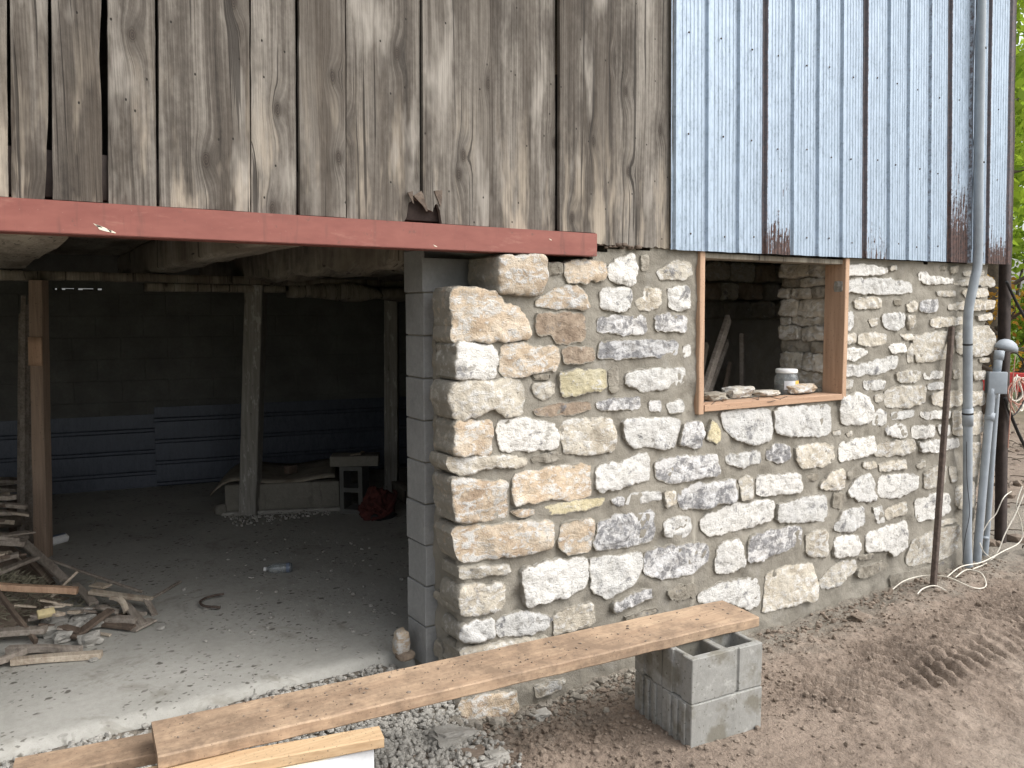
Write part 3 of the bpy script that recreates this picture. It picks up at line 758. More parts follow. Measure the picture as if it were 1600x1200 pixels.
def stone(poly, code, seed, to3, parent, back=.05, prot=None, name='stone', tilt=None):
    """poly: outline in the wall's own (u, v) metres; to3(u, v, w) puts it in the world, w = how far proud of the wall"""
    P = smooth_poly([Vector((a, b)) for a, b in poly], 1)
    Q = np.array([(p.x, p.y) for p in P]); ext = Q.max(0) - Q.min(0); sm = float(min(ext))
    per = 2 * float(ext.sum()); n = int(np.clip(per / .012, 28, 84))
    Q, per = resample(P, n)
    area = .5 * np.sum(Q[:, 0] * np.roll(Q[:, 1], -1) - np.roll(Q[:, 0], -1) * Q[:, 1])
    if area < 0: Q = Q[::-1].copy()
    tn = np.roll(Q, -1, 0) - np.roll(Q, 1, 0); tn /= np.linalg.norm(tn, axis=1)[:, None]; nin = np.stack([-tn[:, 1], tn[:, 0]], -1)
    cen = Q.mean(0)
    Q = Q - nin * min(.012, .003 + .07 * sm)
    for i in range(n):                            # ragged outline
        v3 = Vector((Q[i, 0], Q[i, 1], seed * 3.7))
        Q[i] += nin[i] * (.011 * mn.fractal(v3 * 14, .6, 2.1, 3) + .004 * mn.noise(v3 * 70)) * min(1, sm / .08)
    h = prot if prot is not None else (.005 + .009 * min(1, sm / .16)) * (.6 + .8 * random.random())
    tx, tz = tilt or (random.uniform(-.05, .05), random.uniform(-.07, .03))
    nf1 = Vector((random.uniform(-1, 1), random.uniform(-1, 1))).normalized(); nf2 = Vector((random.uniform(-1, 1), random.uniform(-1, 1))).normalized()
    of1 = random.uniform(.15, .5) * sm; of2 = random.uniform(.2, .55) * sm
    def relief(x, z, e):
        """e: distance from the rim"""
        v3 = Vector((x, z, seed * 3.7)); dx, dz = x - cen[0], z - cen[1]
        r_ = h * min(1, .62 + .38 * (min(e, .014) / .014) ** .5) + dx * tx + dz * tz
        r_ -= .22 * max(0, dx * nf1.x + dz * nf1.y - of1) + .18 * max(0, dx * nf2.x + dz * nf2.y - of2)   # knocked-off corners
        r_ += .008 * mn.fractal(v3 * 8, .7, 2.0, 3) + .006 * mn.fractal(v3 * 34, .8, 2.1, 2)
        cv = mn.voronoi(v3 * 13)[0]; r_ += .016 * min(.30, cv[1] - cv[0]) - .003
        return max(r_, .003) + .005
    V = []; rim = []
    ringsd = [(-back, 0., 1.), (-.006, 0., 1.), (None, .002, 1.), (None, .008, .7), (None, min(.018, sm * .14), .42)]
    last = None
    for dep, ins, rm in ringsd:
        q = Q + nin * ins
        for (x, z) in q:
            V.append(to3(x, z, dep if dep is not None else relief(x, z, ins))); rim.append(rm)
        last = q
    Fc = []
    for i in range(len(ringsd) - 1):
        for j in range(n):
            k_ = (j + 1) % n; Fc.append((i * n + j, i * n + k_, (i + 1) * n + k_, (i + 1) * n + j))
    b0 = (len(ringsd) - 1) * n; st_ = float(np.clip(sm / 9, .010, .017))
    gx_ = np.arange(last[:, 0].min() + st_ * .6, last[:, 0].max(), st_); gz_ = np.arange(last[:, 1].min() + st_ * .6, last[:, 1].max(), st_)
    pin = []
    if len(gx_) and len(gz_):
        GX, GZ = np.meshgrid(gx_, gz_); GX = GX + (np.arange(len(gz_)) % 2)[:, None] * st_ * .5
        pts = np.stack([GX.ravel(), GZ.ravel()], -1) + rng.uniform(-.25, .25, (GX.size, 2)) * st_
        x, z = pts[:, 0], pts[:, 1]; ins_ = np.zeros(len(pts), bool); dmin = np.full(len(pts), 9.)
        for i in range(n):
            x1, z1 = last[i]; x2, z2 = last[(i + 1) % n]
            c_ = (z1 > z) != (z2 > z); ins_ ^= c_ & (x < (x2 - x1) * (z - z1) / (z2 - z1 + 1e-12) + x1)
            dmin = np.minimum(dmin, np.hypot(x - x1, z - z1))
        ok = ins_ & (dmin > st_ * .5); pin = [(p_, d_) for p_, d_ in zip(pts[ok], dmin[ok])]
    cv_ = [Vector(p_) for p_ in last] + [Vector(p_) for p_, _ in pin]
    res = delaunay_2d_cdt(cv_, [], [list(range(n))], 1, 1e-6)
    idx = []
    for i, p_ in enumerate(res[0]):
        og = res[3][i]
        if og and og[0] < n: idx.append(b0 + og[0])
        else:
            d_ = pin[og[0] - n][1] if og else .01
            idx.append(len(V)); e = ringsd[-1][1] + d_; V.append(to3(p_.x, p_.y, relief(p_.x, p_.y, e))); rim.append(max(0, .42 - e * 9))
    for f in res[2]: Fc.append(tuple(idx[i] for i in f))
    o = mesh(name, V, Fc, MT[code], parent, sharp=48)
    at = o.data.attributes.new('rim', 'FLOAT', 'POINT'); at.data.foreach_set('value', rim)
    return o
front3 = lambda u, v, w_: (u, -w_, v)
k = 0
for line in STONES.strip().splitlines():
    p = line.split(); vx, vy, sc = VIEW[p[0]]; code = p[1]
    poly = []
    for q in p[2:]:
        a, c = q.split(','); r_ = atY(vx + float(a) / sc, vy + float(c) / sc, -.02); poly.append((r_.x, r_.z))
    kw = {}
    if 'c' in code[1:]: kw = dict(back=.15, prot=.026, tilt=(random.uniform(-.03, .03), random.uniform(-.05, .03)))
    if '3' in code: kw = dict(back=.22, prot=.055, tilt=(0, -.03))
    stone(poly, code[0].lower(), k + 1, front3, stone_wall, **kw); k += 1
# stones showing in the smeared doorway side of the wall
side3 = lambda u, v, w_: (REV + .012 - w_, u, v)
for (y0, y1, z0, z1, cd) in [(.20, .25, 1.42, 1.58, 'd'), (.19, .24, 1.12, 1.22, 'd'), (.16, .25, .30, .36, 'd'), (.17, .25, .02, .10, 'd'), (.1, .17, 1.27, 1.33, 'd'), (.15, .24, .78, .86, 'd')]:
    stone([(y0, z0), (y1, z0 + .01), (y1 - .01, z1), (y0 + .01, z1 - .01)], cd, k, side3, stone_wall, prot=.012); k += 1
# raw rubble on the right-hand cheek of the window opening
rev3 = lambda u, v, w_: (WX1 + .035 - w_ * .9, u, v)
z = WZ0 - .02
while z < 1.99:
    hh = random.uniform(.055, .125); y = .105
    while y < .47:
        ww = random.uniform(.12, .30); y1 = min(y + ww, .50)
        if .50 - y1 < .07: y1 = .50
        dz = random.uniform(-.008, .008)
        stone([(y + .006, z + .004 + dz), (y1 - .006, z + .004 - dz), (y1 - .004, z + hh - .006), (y + .008, z + hh - .004)], random.choice('ccd'), k, rev3, stone_wall, back=.03, prot=random.uniform(.02, .075)); k += 1
        y = y1
    z += hh
# rubble crumbs on the broken top by the doorway
for i in range(22):
    x = random.uniform(.06, .33); y = random.uniform(.07, .24); s_ = random.uniform(.012, .034)
    o = mesh('rubble_chip', *rock((x, y, 1.755 + s_ * .5), s_ * 1.3, s_, s_ * .8, i + 60, 1), MT['d'], stone_wall, smooth=False)

# window: fresh lumber lining of the opening
wf = thing('window_frame', 'fresh pine lumber window frame without glass set in the stone wall', 'window frame', (2.15, 0, WZ0))
a0, a1 = atY(1087, 400, -.03), atY(1087, 645, -.03)
mesh('jamb', *bar((1.530, .045, 1.135), (1.516, .045, 2.02), .04, .14, (0, 1, 0), 10, .003, .002), MT['fresh'], wf, sharp=32)
mesh('jamb', *bar((2.788, .048, 1.135), (2.775, .048, 2.02), .04, .15, (0, 1, 0), 10, .003, .002), MT['fresh'], wf, sharp=32)
mesh('sill', *bar((1.552, .043, 1.166), (2.766, .043, 1.158), .14, .038, (0, 0, 1), 14, .003, .002), MT['freshx'], wf, sharp=32)
mesh('header', *bar((1.545, .06, 2.0), (2.755, .06, 2.0), .13, .03, (0, 0, 1), 8, .003, .002), MT['hewn'], wf, sharp=32)
# broad ledge behind the sill
lx = np.arange(1.52, 2.80, .04); ly = np.arange(.10, .56, .04); LX, LY = np.meshgrid(lx, ly, indexing='ij')
mesh('ledge', np.stack([LX, LY, 1.150 + .02 * fbm(LX, LY, 6, 3)], -1).reshape(-1, 3), grid_faces(len(lx), len(ly)), MT['mortar'], stone_wall)

# ================================================================== CONCRETE BLOCK PIER OF THE DOORWAY
def hollow_block(L=.397, W=.194, Hh=.194, groove=True):
    t = .034; m = .036
    xs_ = [0, .012, t, L / 2 - .02 - .035, L / 2 - .055 + .02, L / 2 - m / 2, L / 2 + m / 2, L * .60, L * .60 + .022, L * .93, L - t, L - .012, L]
    xs_ = sorted(set(round(a, 4) for a in xs_)); ys_ = [0, .008, t, W / 2 - .03, W / 2 + .03, W - t, W]
    def solid(i, j):
        cx = (xs_[i] + xs_[i + 1]) / 2; cy = (ys_[j] + ys_[j + 1]) / 2
        if t < cy < W - t and (t < cx < L / 2 - m / 2 or L / 2 + m / 2 < cx < L - t): return False
        if groove:
            if cy < .008 and L * .60 < cx < L * .60 + .022: return False
            if cx > L - .012 and W / 2 - .03 < cy < W / 2 + .03: return False
            if cx < .012 and W / 2 - .03 < cy < W / 2 + .03: return False
        return True
    return plan_extrude(xs_, ys_, solid, 0, Hh)
pier = thing('block_pier', 'grey concrete block pier lining the right side of the doorway', 'block pier', (.19, .38, -.1))
CH = .2032; z0 = atX(650, 588.5, -.012).z; z0 -= math.floor((z0 + .15) / CH) * CH
z = z0
pm = bpy.data.meshes.new('block'); bv, bf = boxm(0, .397, 0, .196, 0, CH - .007, .004); pm.from_pydata(bv, [], bf); pm.materials.append(MT['cmu']); pm.update()
while z < 1.9:
    o = bpy.data.objects.new('block', pm); C.objects.link(o); o.parent = pier
    o.location = Vector((-.016 + random.uniform(-.003, .003), .272 + random.uniform(-.003, .003), z)) - Vector(pier.location)
    o.rotation_euler = (0, 0, random.uniform(-.012, .012)); z += CH
zt = z
mesh('bed_mortar', *boxm(-.006, .37, .285, .458, z0 - .1, zt - .005), MT['mortar'], pier, smooth=False)
mesh('loose_cap', *boxm(-.01, .36, .27, .46, zt, 1.955, .005), MT['cmu'], pier)

# upper boards and sheets sheared slightly to absorb camera roll and lens error
_lx, _ls = [], []
for _px in (0, 75, 240, 530, 760, 960, 1053, 1196, 1352, 1480, 1574):
    _a, _b = atY(_px - (4 if _px > 1500 else 0), 0, -.03), atY(_px - (8 if _px > 1500 else 0), 340, -.03); _lx.append(_b.x); _ls.append((_a.x - _b.x) / (_a.z - _b.z))
def shear(x, z): return x + float(np.interp(x, _lx, _ls)) * .85 * (z - 2.05)
# ================================================================== STEEL LINTEL
def channel(x0, x1, y0, y1, zb, zt_, t=.009):
    pr = [(y0, zb), (y1, zb), (y1, zb + t), (y0 + t, zb + t), (y0 + t, zt_ - t), (y1, zt_ - t), (y1, zt_), (y0, zt_)]
    n = len(pr); V = [(x, a, b) for x in (x0, x1) for a, b in pr]
    Fc = [(j, (j + 1) % n, n + (j + 1) % n, n + j) for j in range(n)] + [(7, 4, 3, 0), (0, 3, 2, 1), (7, 6, 5, 4), (n, n + 3, n + 4, n + 7), (n, n + 1, n + 2, n + 3), (n + 4, n + 5, n + 6, n + 7)]
    bm = bmesh.new(); vs_ = [bm.verts.new(v) for v in V]
    for f in Fc: bm.faces.new([vs_[i] for i in f])
    bmesh.ops.recalc_face_normals(bm, faces=bm.faces[:])
    bmesh.ops.bevel(bm, geom=[e for e in bm.edges if e.calc_face_angle(0) > 1.2], offset=.003, segments=2, affect='EDGES')
    bm.verts.index_update(); r_ = [tuple(v.co) for v in bm.verts], [tuple(v.index for v in f.verts) for f in bm.faces]; bm.free(); return r_
lin = mesh('steel_lintel', *channel(-6.4, .768, -.052, .06, 1.966, 2.076), MT['red'], smooth=False)  # unseen left stretch lengthened so a wider doorway lights the interior
tag(lin, 'rust red primed steel channel lintel over the wide doorway', 'lintel')
for (ox, oy, sc_) in [(0, 0, 1.), (14, 5, .5), (-6, -3, .4), (520, 28, .35), (700, 18, .3)]:
    c_ = atY(160 + ox, 356 + oy, -.0528); jag = [(-.028, .014), (-.016, .010), (-.006, .006), (.006, .002), (.030, -.010), (.024, -.014), (.004, -.010), (-.010, -.006), (-.014, .002), (-.022, .008)]
    mesh('paint_scrape', [(c_.x + a * sc_, -.0528, c_.z + b_ * sc_) for a, b_ in jag], [tuple(range(len(jag) - 1, -1, -1))], MT['cream'], lin, smooth=False)

# ================================================================== BOARD SIDING
siding = thing('board_siding', 'weathered grey vertical barn boards above the red lintel', 'wood siding', (-.2, 0, 2.08))
ed = [-6.3, -6.0, -5.72, -5.4, -5.1, -4.75, -4.42, -4.12, -3.78, -3.42, -3.1, -2.86, -2.52, -2.24, -1.93, -1.675, -1.556, -1.384, -1.22, -.889, -.706, -.508, -.167, .174, .551, .905, 1.285]
gap = atY(160, 200, -.03).x
for i in range(len(ed) - 1):
    x0, x1 = ed[i] + .004, ed[i + 1] - .004; yo = [-.034, -.017, -.028, -.012][i % 4] + random.uniform(-.003, .003)
    ncol = max(8, int((x1 - x0) / .011)); ztop = 4.62
    zrow = np.concatenate([[0, .012, .026, .045, .07, .10, .14], np.linspace(.19, 1, 40)])
    ph = random.random() * 50
    V, Fc = [], []
    def zbot(x):
        zb_ = 2.080 if x < .77 else 2.026 + .012 * mn.noise(Vector((x * 30, 3, 1)))
        if x < .77:      # rotten hole above the lintel
            c0, c1 = atY(636, 340, -.03).x, atY(690, 340, -.03).x
            if c0 < x < c1:
                t = (x - c0) / (c1 - c0); top = np.interp(t, [0, .08, .35, .62, .70, .8, .93, 1], [0, .085, .10, .062, .035, .08, .07, 0])
                zb_ += top + .018 * mn.noise(Vector((x * 90, 0, 0)))
        return zb_
    for j in range(ncol + 1):
        t = j / ncol
        for q in zrow:
            x = x0 + (x1 - x0) * t; zb_ = zbot(x); zz = zb_ + (ztop - zb_) * q
            e = .0035 * mn.noise(Vector((ph + i, zz * 3, 0))) + .0025 * mn.noise(Vector((ph, zz * 14, i)))
            if t == 0: x += abs(e)
            if t == 1:
                x -= abs(e)
            if i == 16:     # the board with the split-away right edge
                gp = np.interp(zz, [2.08, 2.16, 2.40, 2.55, 2.95, 3.6], [.012, .014, .012, .020, .004, 0]); x -= gp * t ** 6
            if i == 15: x -= np.interp(zz, [2.08, 2.2, 2.4], [.014, .008, 0]) * t ** 6
            cup = .005 * (2 * t - 1) ** 2
            y = yo + cup + .004 * mn.noise(Vector((x * 4, zz * 1.3, ph))) + .0012 * mn.noise(Vector((x * 90, zz * 4, ph)))
            V.append((shear(x, zz), y, zz))
    nz = len(zrow); nf = len(V)
    V += [(a, b + .021, c_) for a, b, c_ in V]
    for j in range(ncol):
        for q in range(nz - 1):
            a = j * nz + q; Fc.append((a, a + nz, a + nz + 1, a + 1)); Fc.append((nf + a, nf + a + 1, nf + a + nz + 1, nf + a + nz))
        a = j * nz; Fc.append((a, nf + a, nf + a + nz, a + nz)); a += nz - 1; Fc.append((a, a + nz, nf + a + nz, nf + a))
    for q in range(nz - 1):
        Fc.append((q, q + 1, nf + q + 1, nf + q)); a = ncol * nz + q; Fc.append((a, nf + a, nf + a + 1, a + 1))
    mesh('board', V, Fc, MT['old'], siding, sharp=55)
mesh('batten', *bar((shear(1.292, 2.05), -.022, 2.05), (shear(1.29, 4.6), -.022, 4.62), .028, .03, (0, 1, 0), 20, .003, .003), MT['old'], siding)
mesh('backing_sill', *bar((-6.3, .03, 2.17), (1.3, .03, 2.17), .05, .16, (0, 0, 1), 30, .003, .004), MT['brownpost'], siding)  # timber behind the boards stops light leaks; dark colour stands in for hole shade
for (x0, y0, x1, y1, w_) in [(652, 302, 668, 330, .045), (684, 298, 688, 322, .04), (640, 300, 646, 318, .025)]:
    mesh('splinter', *bar(atY(x0, y0, -.028), atY(x1, y1, -.034), w_, .012, (0, 1, 0), 5, .001, .004, 30, .12), MT['darkwood'], siding, smooth=False)
# daub clumps stuck under the last boards
for i in range(16):
    x = random.uniform(.80, 1.10); s_ = random.uniform(.006, .018)
    mesh('daub_clump', *rock((x, -.02 + random.uniform(-.008, .008), 2.022 + random.uniform(-.008, .012)), s_ * 1.5, s_, s_ * .8, i, 1, .4), MT['darkwood'], siding)

# ================================================================== METAL SIDING
msid = thing('metal_siding', 'pale blue galvanised ribbed metal siding with rust stains above the window', 'metal siding', (2.95, -.05, 2.02))
bays = [1.282, 1.519, 1.761, 1.981, 2.213, 2.442, 2.671, 2.906, 3.149, 3.364, 3.615, 3.854, 4.105, 4.345, 4.62]
RUST = {3: .38, 7: .26, 11: .80, 13: .42, 10: .12, 1: .03, 12: .2}
SEAM_SHADE = {3: .85, 7: .9, 11: .85, 13: .95, 5: .38, 9: .42, 10: .5, 12: .6, 1: .22, 2: .22, 6: .36, 8: .3, 4: .3}  # rust on the laps; elsewhere shade painted on the ribs' left flanks
pan = []
panels = [(0, 3), (3, 7), (7, 11), (11, 14)]
zz_ = np.concatenate([[0, .006], np.linspace(.03, .5, 10), np.linspace(.6, 2.6, 16)])
for pi, (b0, b1) in enumerate(panels):
    prof = []                                    # x, y, rust, seam
    yo = -.036 - .004 * pi
    for b in range(b0, b1):
        x0, x1 = bays[b], bays[b + 1]; L = x1 - x0; ru = RUST.get(b, 0); se = SEAM_SHADE.get(b, .15)
        if b == b0: prof.append((x0 - .012, yo + .001, ru, se))
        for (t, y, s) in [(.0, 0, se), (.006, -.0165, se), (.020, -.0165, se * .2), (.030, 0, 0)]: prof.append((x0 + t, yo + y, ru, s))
        for t in (.30, .42, .54, .66, .78, .90):
            c = x0 + L * t; prof += [(c - .009, yo, ru, 0), (c - .004, yo - .0032, ru, 0), (c + .004, yo - .0032, ru, 0), (c + .009, yo, ru, 0)]
        prof.append((x1 - .004, yo, ru, SEAM_SHADE.get(b + 1, .15) * .8))
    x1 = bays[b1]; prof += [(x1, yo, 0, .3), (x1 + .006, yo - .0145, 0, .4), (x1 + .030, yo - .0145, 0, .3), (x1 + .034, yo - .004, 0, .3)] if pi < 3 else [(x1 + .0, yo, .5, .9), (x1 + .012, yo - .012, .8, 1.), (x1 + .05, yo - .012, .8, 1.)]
    V, ru, se = [], [], []
    for (x, y, r_, s) in prof:
        for q in zz_:
            zb_ = 2.018 + (x - 1.28) * .005 + .003 * mn.noise(Vector((x * 9, pi, 0)))
            V.append((shear(x, zb_ + q), y + .0025 * mn.noise(Vector((x * 3, q * 2, pi))), zb_ + q)); ru.append(r_); se.append(s)
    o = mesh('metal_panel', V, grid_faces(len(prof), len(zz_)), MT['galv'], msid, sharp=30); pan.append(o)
    for nm, vals in (('rust', ru), ('seam_shade', se)):
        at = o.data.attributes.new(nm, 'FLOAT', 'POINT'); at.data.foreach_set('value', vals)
for b in range(14):                               # nail heads in two rows
    for zr in (2.115, 2.62, 3.12):
        x = shear(bays[b] + (bays[b + 1] - bays[b]) * random.uniform(.40, .6), zr)
        mesh('nail', *xform(lathe([(.0055, 0), (.0055, .003), (.003, .005)], sides=8), (x, -.046, zr + random.uniform(-.02, .02)), rx=R(90)), MT['rust'], pan[min(3, max(0, (b + 1) // 4))])

# ================================================================== BARN SHELL (upper storey, far walls)
struct(mesh('loft_rear', *merge(boxm(-7.2, 5.0, 6.6, 6.7, 2.2, 4.75), boxm(-7.25, -7.11, -.0, 6.6, -.3, 4.75), boxm(4.66, 4.72, .32, 6.6, 2.2, 4.7)), MT['dark'], smooth=False))
roof = struct(mesh('roof', *merge(xform(boxm(-7.4, 5.0, 0, 4.2, 0, .06), (0, -.5, 4.6), rx=R(14)), xform(boxm(-7.4, 5.0, -4.2, 0, 0, .06), (0, 7.1, 4.6), rx=R(-14))), MT['rust'], smooth=False))
struct(mesh('wall_doorway_left', *merge(boxm(-7.1, -6.2, -.01, .49, -.3, 1.96), boxm(-7.1, -6.31, -.02, .05, 1.97, 4.6)), MT['mortar'], smooth=False))  # out of view, set far left so the widened doorway admits more light
struct(mesh('wall_side', *boxm(4.74, 4.86, .30, 6.6, -.3, 4.6), MT['dark'], smooth=False))
ceil = struct(mesh('ceiling', *boxm(-7.0, 4.70, .065, 6.55, 2.20, 2.24), MT['hewn'], smooth=False))
mesh('light_stop', *boxm(1.31, 4.60, -.005, .05, 2.06, 4.6), MT['dark'], ceil, smooth=False)  # unseen dark sheet added behind the metal to keep light out
def joist(p0, p1, w_, h_, amp, mat='hewn', seg=26, fr=3): return mesh('joist', *bar(p0, p1, w_, h_, (0, 0, 1), seg, .02, amp, fr), MT[mat], ceil)
joist((-1.60, .08, 2.085), (-1.62, 6.2, 2.085), .27, .22, .012)
joist((-.72, .08, 2.085), (-.50, 6.2, 2.085), .19, .22, .014)
joist((-2.5, .08, 2.085), (-2.5, 6.2, 2.085), .2, .22, .014)
joist((.10, .52, 2.07), (.24, 6.2, 2.06), .30, .27, .06, 'hewn', 40, 5)
joist((1.0, .52, 2.085), (1.0, 6.2, 2.085), .2, .22, .014)
joist((1.9, .52, 2.085), (1.9, 6.2, 2.085), .2, .22, .014)
for x in (-3.4, -4.4, -5.4): joist((x, .08, 2.085), (x, 6.2, 2.085), .2, .22, .014)

# rear block wall, not quite parallel to the front
A0 = Vector((-1.263, 5.42, 0)); dv = Vector((.9848, -.1736, 0)); nv = Vector((-.1736, -.9848, 0)); rzb = math.atan2(dv.y, dv.x)
rear = thing('block_wall', 'dark unlit concrete block wall at the back of the lower storey', 'block wall', tuple(A0))
def rearpt(s, z_, w_): return A0 + dv * s + Vector((0, 0, z_)) + nv * w_
def hit_rear(px, py):
    d = Vector(ray(px, py)); c = Vector(CAM); t = (A0 - c).dot(nv) / d.dot(nv); q = c + d * t; return (q - A0).dot(dv), q.z
g0 = hit_rear(82, 436); g1 = hit_rear(158, 436); gz0, gz1 = hit_rear(120, 453)[1], hit_rear(120, 433)[1]
def rearbox(s0, s1, z0_, z1_, w0, w1):
    v, f = boxm(s0, s1, w0, w1, z0_, z1_); return [tuple(rearpt(a, c_, b)) for a, b, c_ in v], [tuple(reversed(q)) for q in f]
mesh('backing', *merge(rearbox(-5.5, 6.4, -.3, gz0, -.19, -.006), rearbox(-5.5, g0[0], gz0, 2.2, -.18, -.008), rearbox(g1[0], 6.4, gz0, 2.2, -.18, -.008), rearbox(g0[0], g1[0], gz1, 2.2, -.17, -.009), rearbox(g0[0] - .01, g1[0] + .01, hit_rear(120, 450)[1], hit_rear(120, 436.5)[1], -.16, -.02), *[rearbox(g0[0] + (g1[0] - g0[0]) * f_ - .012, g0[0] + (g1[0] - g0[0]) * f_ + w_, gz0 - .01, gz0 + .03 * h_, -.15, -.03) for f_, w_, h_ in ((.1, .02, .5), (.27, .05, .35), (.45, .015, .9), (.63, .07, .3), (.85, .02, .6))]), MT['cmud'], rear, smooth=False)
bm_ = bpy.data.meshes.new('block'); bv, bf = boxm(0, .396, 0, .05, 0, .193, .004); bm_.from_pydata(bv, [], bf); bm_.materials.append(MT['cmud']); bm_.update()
for r_ in range(2, 9):
    s = -2.2 + (.203 if r_ % 2 else 0)
    while s < 4.4:
        if not ((r_ + 1) * .2035 > gz0 - .01 and s < g1[0] and s + .4 > g0[0]):
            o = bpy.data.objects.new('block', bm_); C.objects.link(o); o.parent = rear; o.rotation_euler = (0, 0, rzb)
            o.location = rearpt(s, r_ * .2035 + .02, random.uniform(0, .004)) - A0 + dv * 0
        s += .4065
# dark blue ribbed sheets leaning along its foot
def blue(s0, s1, ztop, off, label, lean, ph=0.0):
    prof = []; z_ = -ph
    while z_ < ztop - .02:
        prof += [(z_, 0), (z_ + .014, .014), (z_ + .034, .014), (z_ + .046, 0)]
        prof += [(z_ + .12, .002)]
        z_ += .205
    prof.append((ztop, 0)); V = []
    ns = 14
    for i in range(ns + 1):
        s = s0 + (s1 - s0) * i / ns
        for (zz, ww) in prof: V.append(tuple(rearpt(s, max(zz, -.02) + .01, .02 + off + ww + lean * (1 - zz) + .006 * mn.noise(Vector((s * 1.5, zz * 2, off * 50))))))
    f = grid_faces(ns + 1, len(prof)); f = f[:, ::-1]
    o = mesh('metal_sheet', V, f, MT['bluesheet'], smooth=True, sharp=30); return tag(o, label, 'metal sheet', 'blue sheets along the back wall')
sL = hit_rear(243, 700)[0]
blue(-3.2, sL + .03, .69, .0, 'dark blue ribbed metal sheet low on the back wall, left one', .03, .10)
blue(sL, 4.0, .76, .05, 'dark blue ribbed metal sheet low on the back wall, right one overlapping its neighbour', .03)

# partition that closes off the little room behind the window
part = thing('cellar_wall', 'dim plastered rubble wall seen inside through the window hole', 'stone wall', (3.2, 1.75, 0))
qx = np.arange(1.3, 4.7, .03); qz = np.arange(-.1, 2.2, .03); QX, QZ = np.meshgrid(qx, qz, indexing='ij')
QY = 1.72 - .10 * fbm(QX, QZ, 1.6, 4) - .03 * np.abs(fbm(QX, QZ, 7, 3))
mesh('plaster', np.stack([QX, QY, QZ], -1).reshape(-1, 3), grid_faces(len(qx), len(qz)), MT['mortar'], part)
cell3 = lambda u, v, w_: (u, 1.70 - w_, v)
zc = 1.62
while zc < 2.12:
    x = 2.7; hh = random.uniform(.12, .18)
    while x < 4.6:
        ww = random.uniform(.18, .4)
        stone([(x + .01, zc + .01), (x + ww - .015, zc + random.uniform(0, .02)), (x + ww - .01, zc + hh - .012), (x + .012, zc + hh - random.uniform(.01, .03))], random.choice('ddcb'), k, cell3, part, prot=random.uniform(.06, .12)); k += 1
        x += ww
    zc += hh
mesh('return_wall', *merge(boxm(1.28, 1.36, .5, 1.72, -.3, 2.2), boxm(1.28, 4.70, 1.80, 1.86, -.3, 2.2)), MT['mortar'], part, smooth=False)

# ================================================================== POSTS AND GIRDER
def post(label, px, py, w_, pxt, pyt, mat, **kw):
    b = atZ(px, py, 0); d = Vector(ray(pxt, pyt)); t = ((b - Vector(CAM)).dot(Vector((math.cos(TH), math.sin(TH), 0)))) / d.dot(Vector((math.cos(TH), math.sin(TH), 0)))
    tp = Vector(CAM) + d * t; dirn = (tp - b).normalized(); tp = b + dirn * ((1.90 - b.z) / dirn.z)
    o = thing('timber_post', label, 'post', tuple(b), 'posts holding up the upper floor')
    return o, b, tp
o, b, tp = post('brown new timber post by the scrap wood pile with a paler splice plate', 68, 870, .12, 60, 450, 'fresh')
lp = mesh('shaft', *bar(b - Vector((0, 0, .02)), tp, .088, .09, (math.cos(TH), math.sin(TH), 0), 20, .005, .004), MT['leftpost'] if 'leftpost' in MT else MT['palewood'], o, sharp=32)
mesh('splice_plate', *bar(b + (tp - b) * .80 + Vector((-.027, -.045, 0)), b + (tp - b) * .70 + Vector((-.027, -.045, 0)), .09, .018, (math.cos(TH), math.sin(TH), 0), 3, .002), MT['fresh'], lp)
pl_b = b.copy()
o, b, tp = post('grey flaking timber post standing in the middle of the doorway view', 390, 803, .145, 400, 462, 'hewn')
mesh('shaft', *bar(b - Vector((0, 0, .02)), tp, .145, .15, (math.cos(TH), math.sin(TH), 0), 24, .006, .005), MT['flake'], o, sharp=32)
pc_b, pc_t = b.copy(), tp.copy()
mesh('bolster', *bar(tp + Vector((-.85, -.06, -.03)), tp + Vector((.22, .02, -.03)), .14, .06, (0, 0, 1), 12, .01, .006), MT['hewn'], o)
o, b, tp = post('pale flaking timber post nearest the concrete block pier', 612, 772, .12, 612, 470, 'hewn')
mesh('shaft', *bar(b - Vector((0, 0, .02)), tp, .12, .13, (math.cos(TH), math.sin(TH), 0), 24, .006, .004), MT['flake'], o, sharp=32)
pr_b, pr_t = b.copy(), tp.copy()
gd = mesh('girder', *bar((-5.6, pl_b.y + .0, 1.93), (-1.4, pl_b.y + .06, 1.93), .16, .065, (0, 0, 1), 16, .008, .006), MT['hewn']); tag(gd, 'dark girder resting on the brown left post under the floor joists', 'beam')
gd = mesh('girder', *bar((-1.42, pl_b.y + .08, 1.935), (2.4, pr_t.y + .1, 1.925), .16, .06, (0, 0, 1), 22, .008, .006), MT['hewn']); tag(gd, 'dark sagging girder resting on the two grey posts', 'beam')
lg = mesh('rough_beam', *bar((.42, 3.55, 1.86), (1.9, 3.55, 1.83), .2, .12, (0, 0, 1), 24, .03, .04, 6), MT['hewn']); tag(lg, 'rough rotten beam end sagging beside the right grey post', 'beam')
sb = mesh('sill_timber', *bar(pr_b + Vector((.02, -.06, .07)), atZ(672, 800, .07), .09, .13, (0, 0, 1), 8, .008, .004), MT['hewn']); tag(sb, 'grey sill timber on the floor running from the pale post to the pier', 'timber')

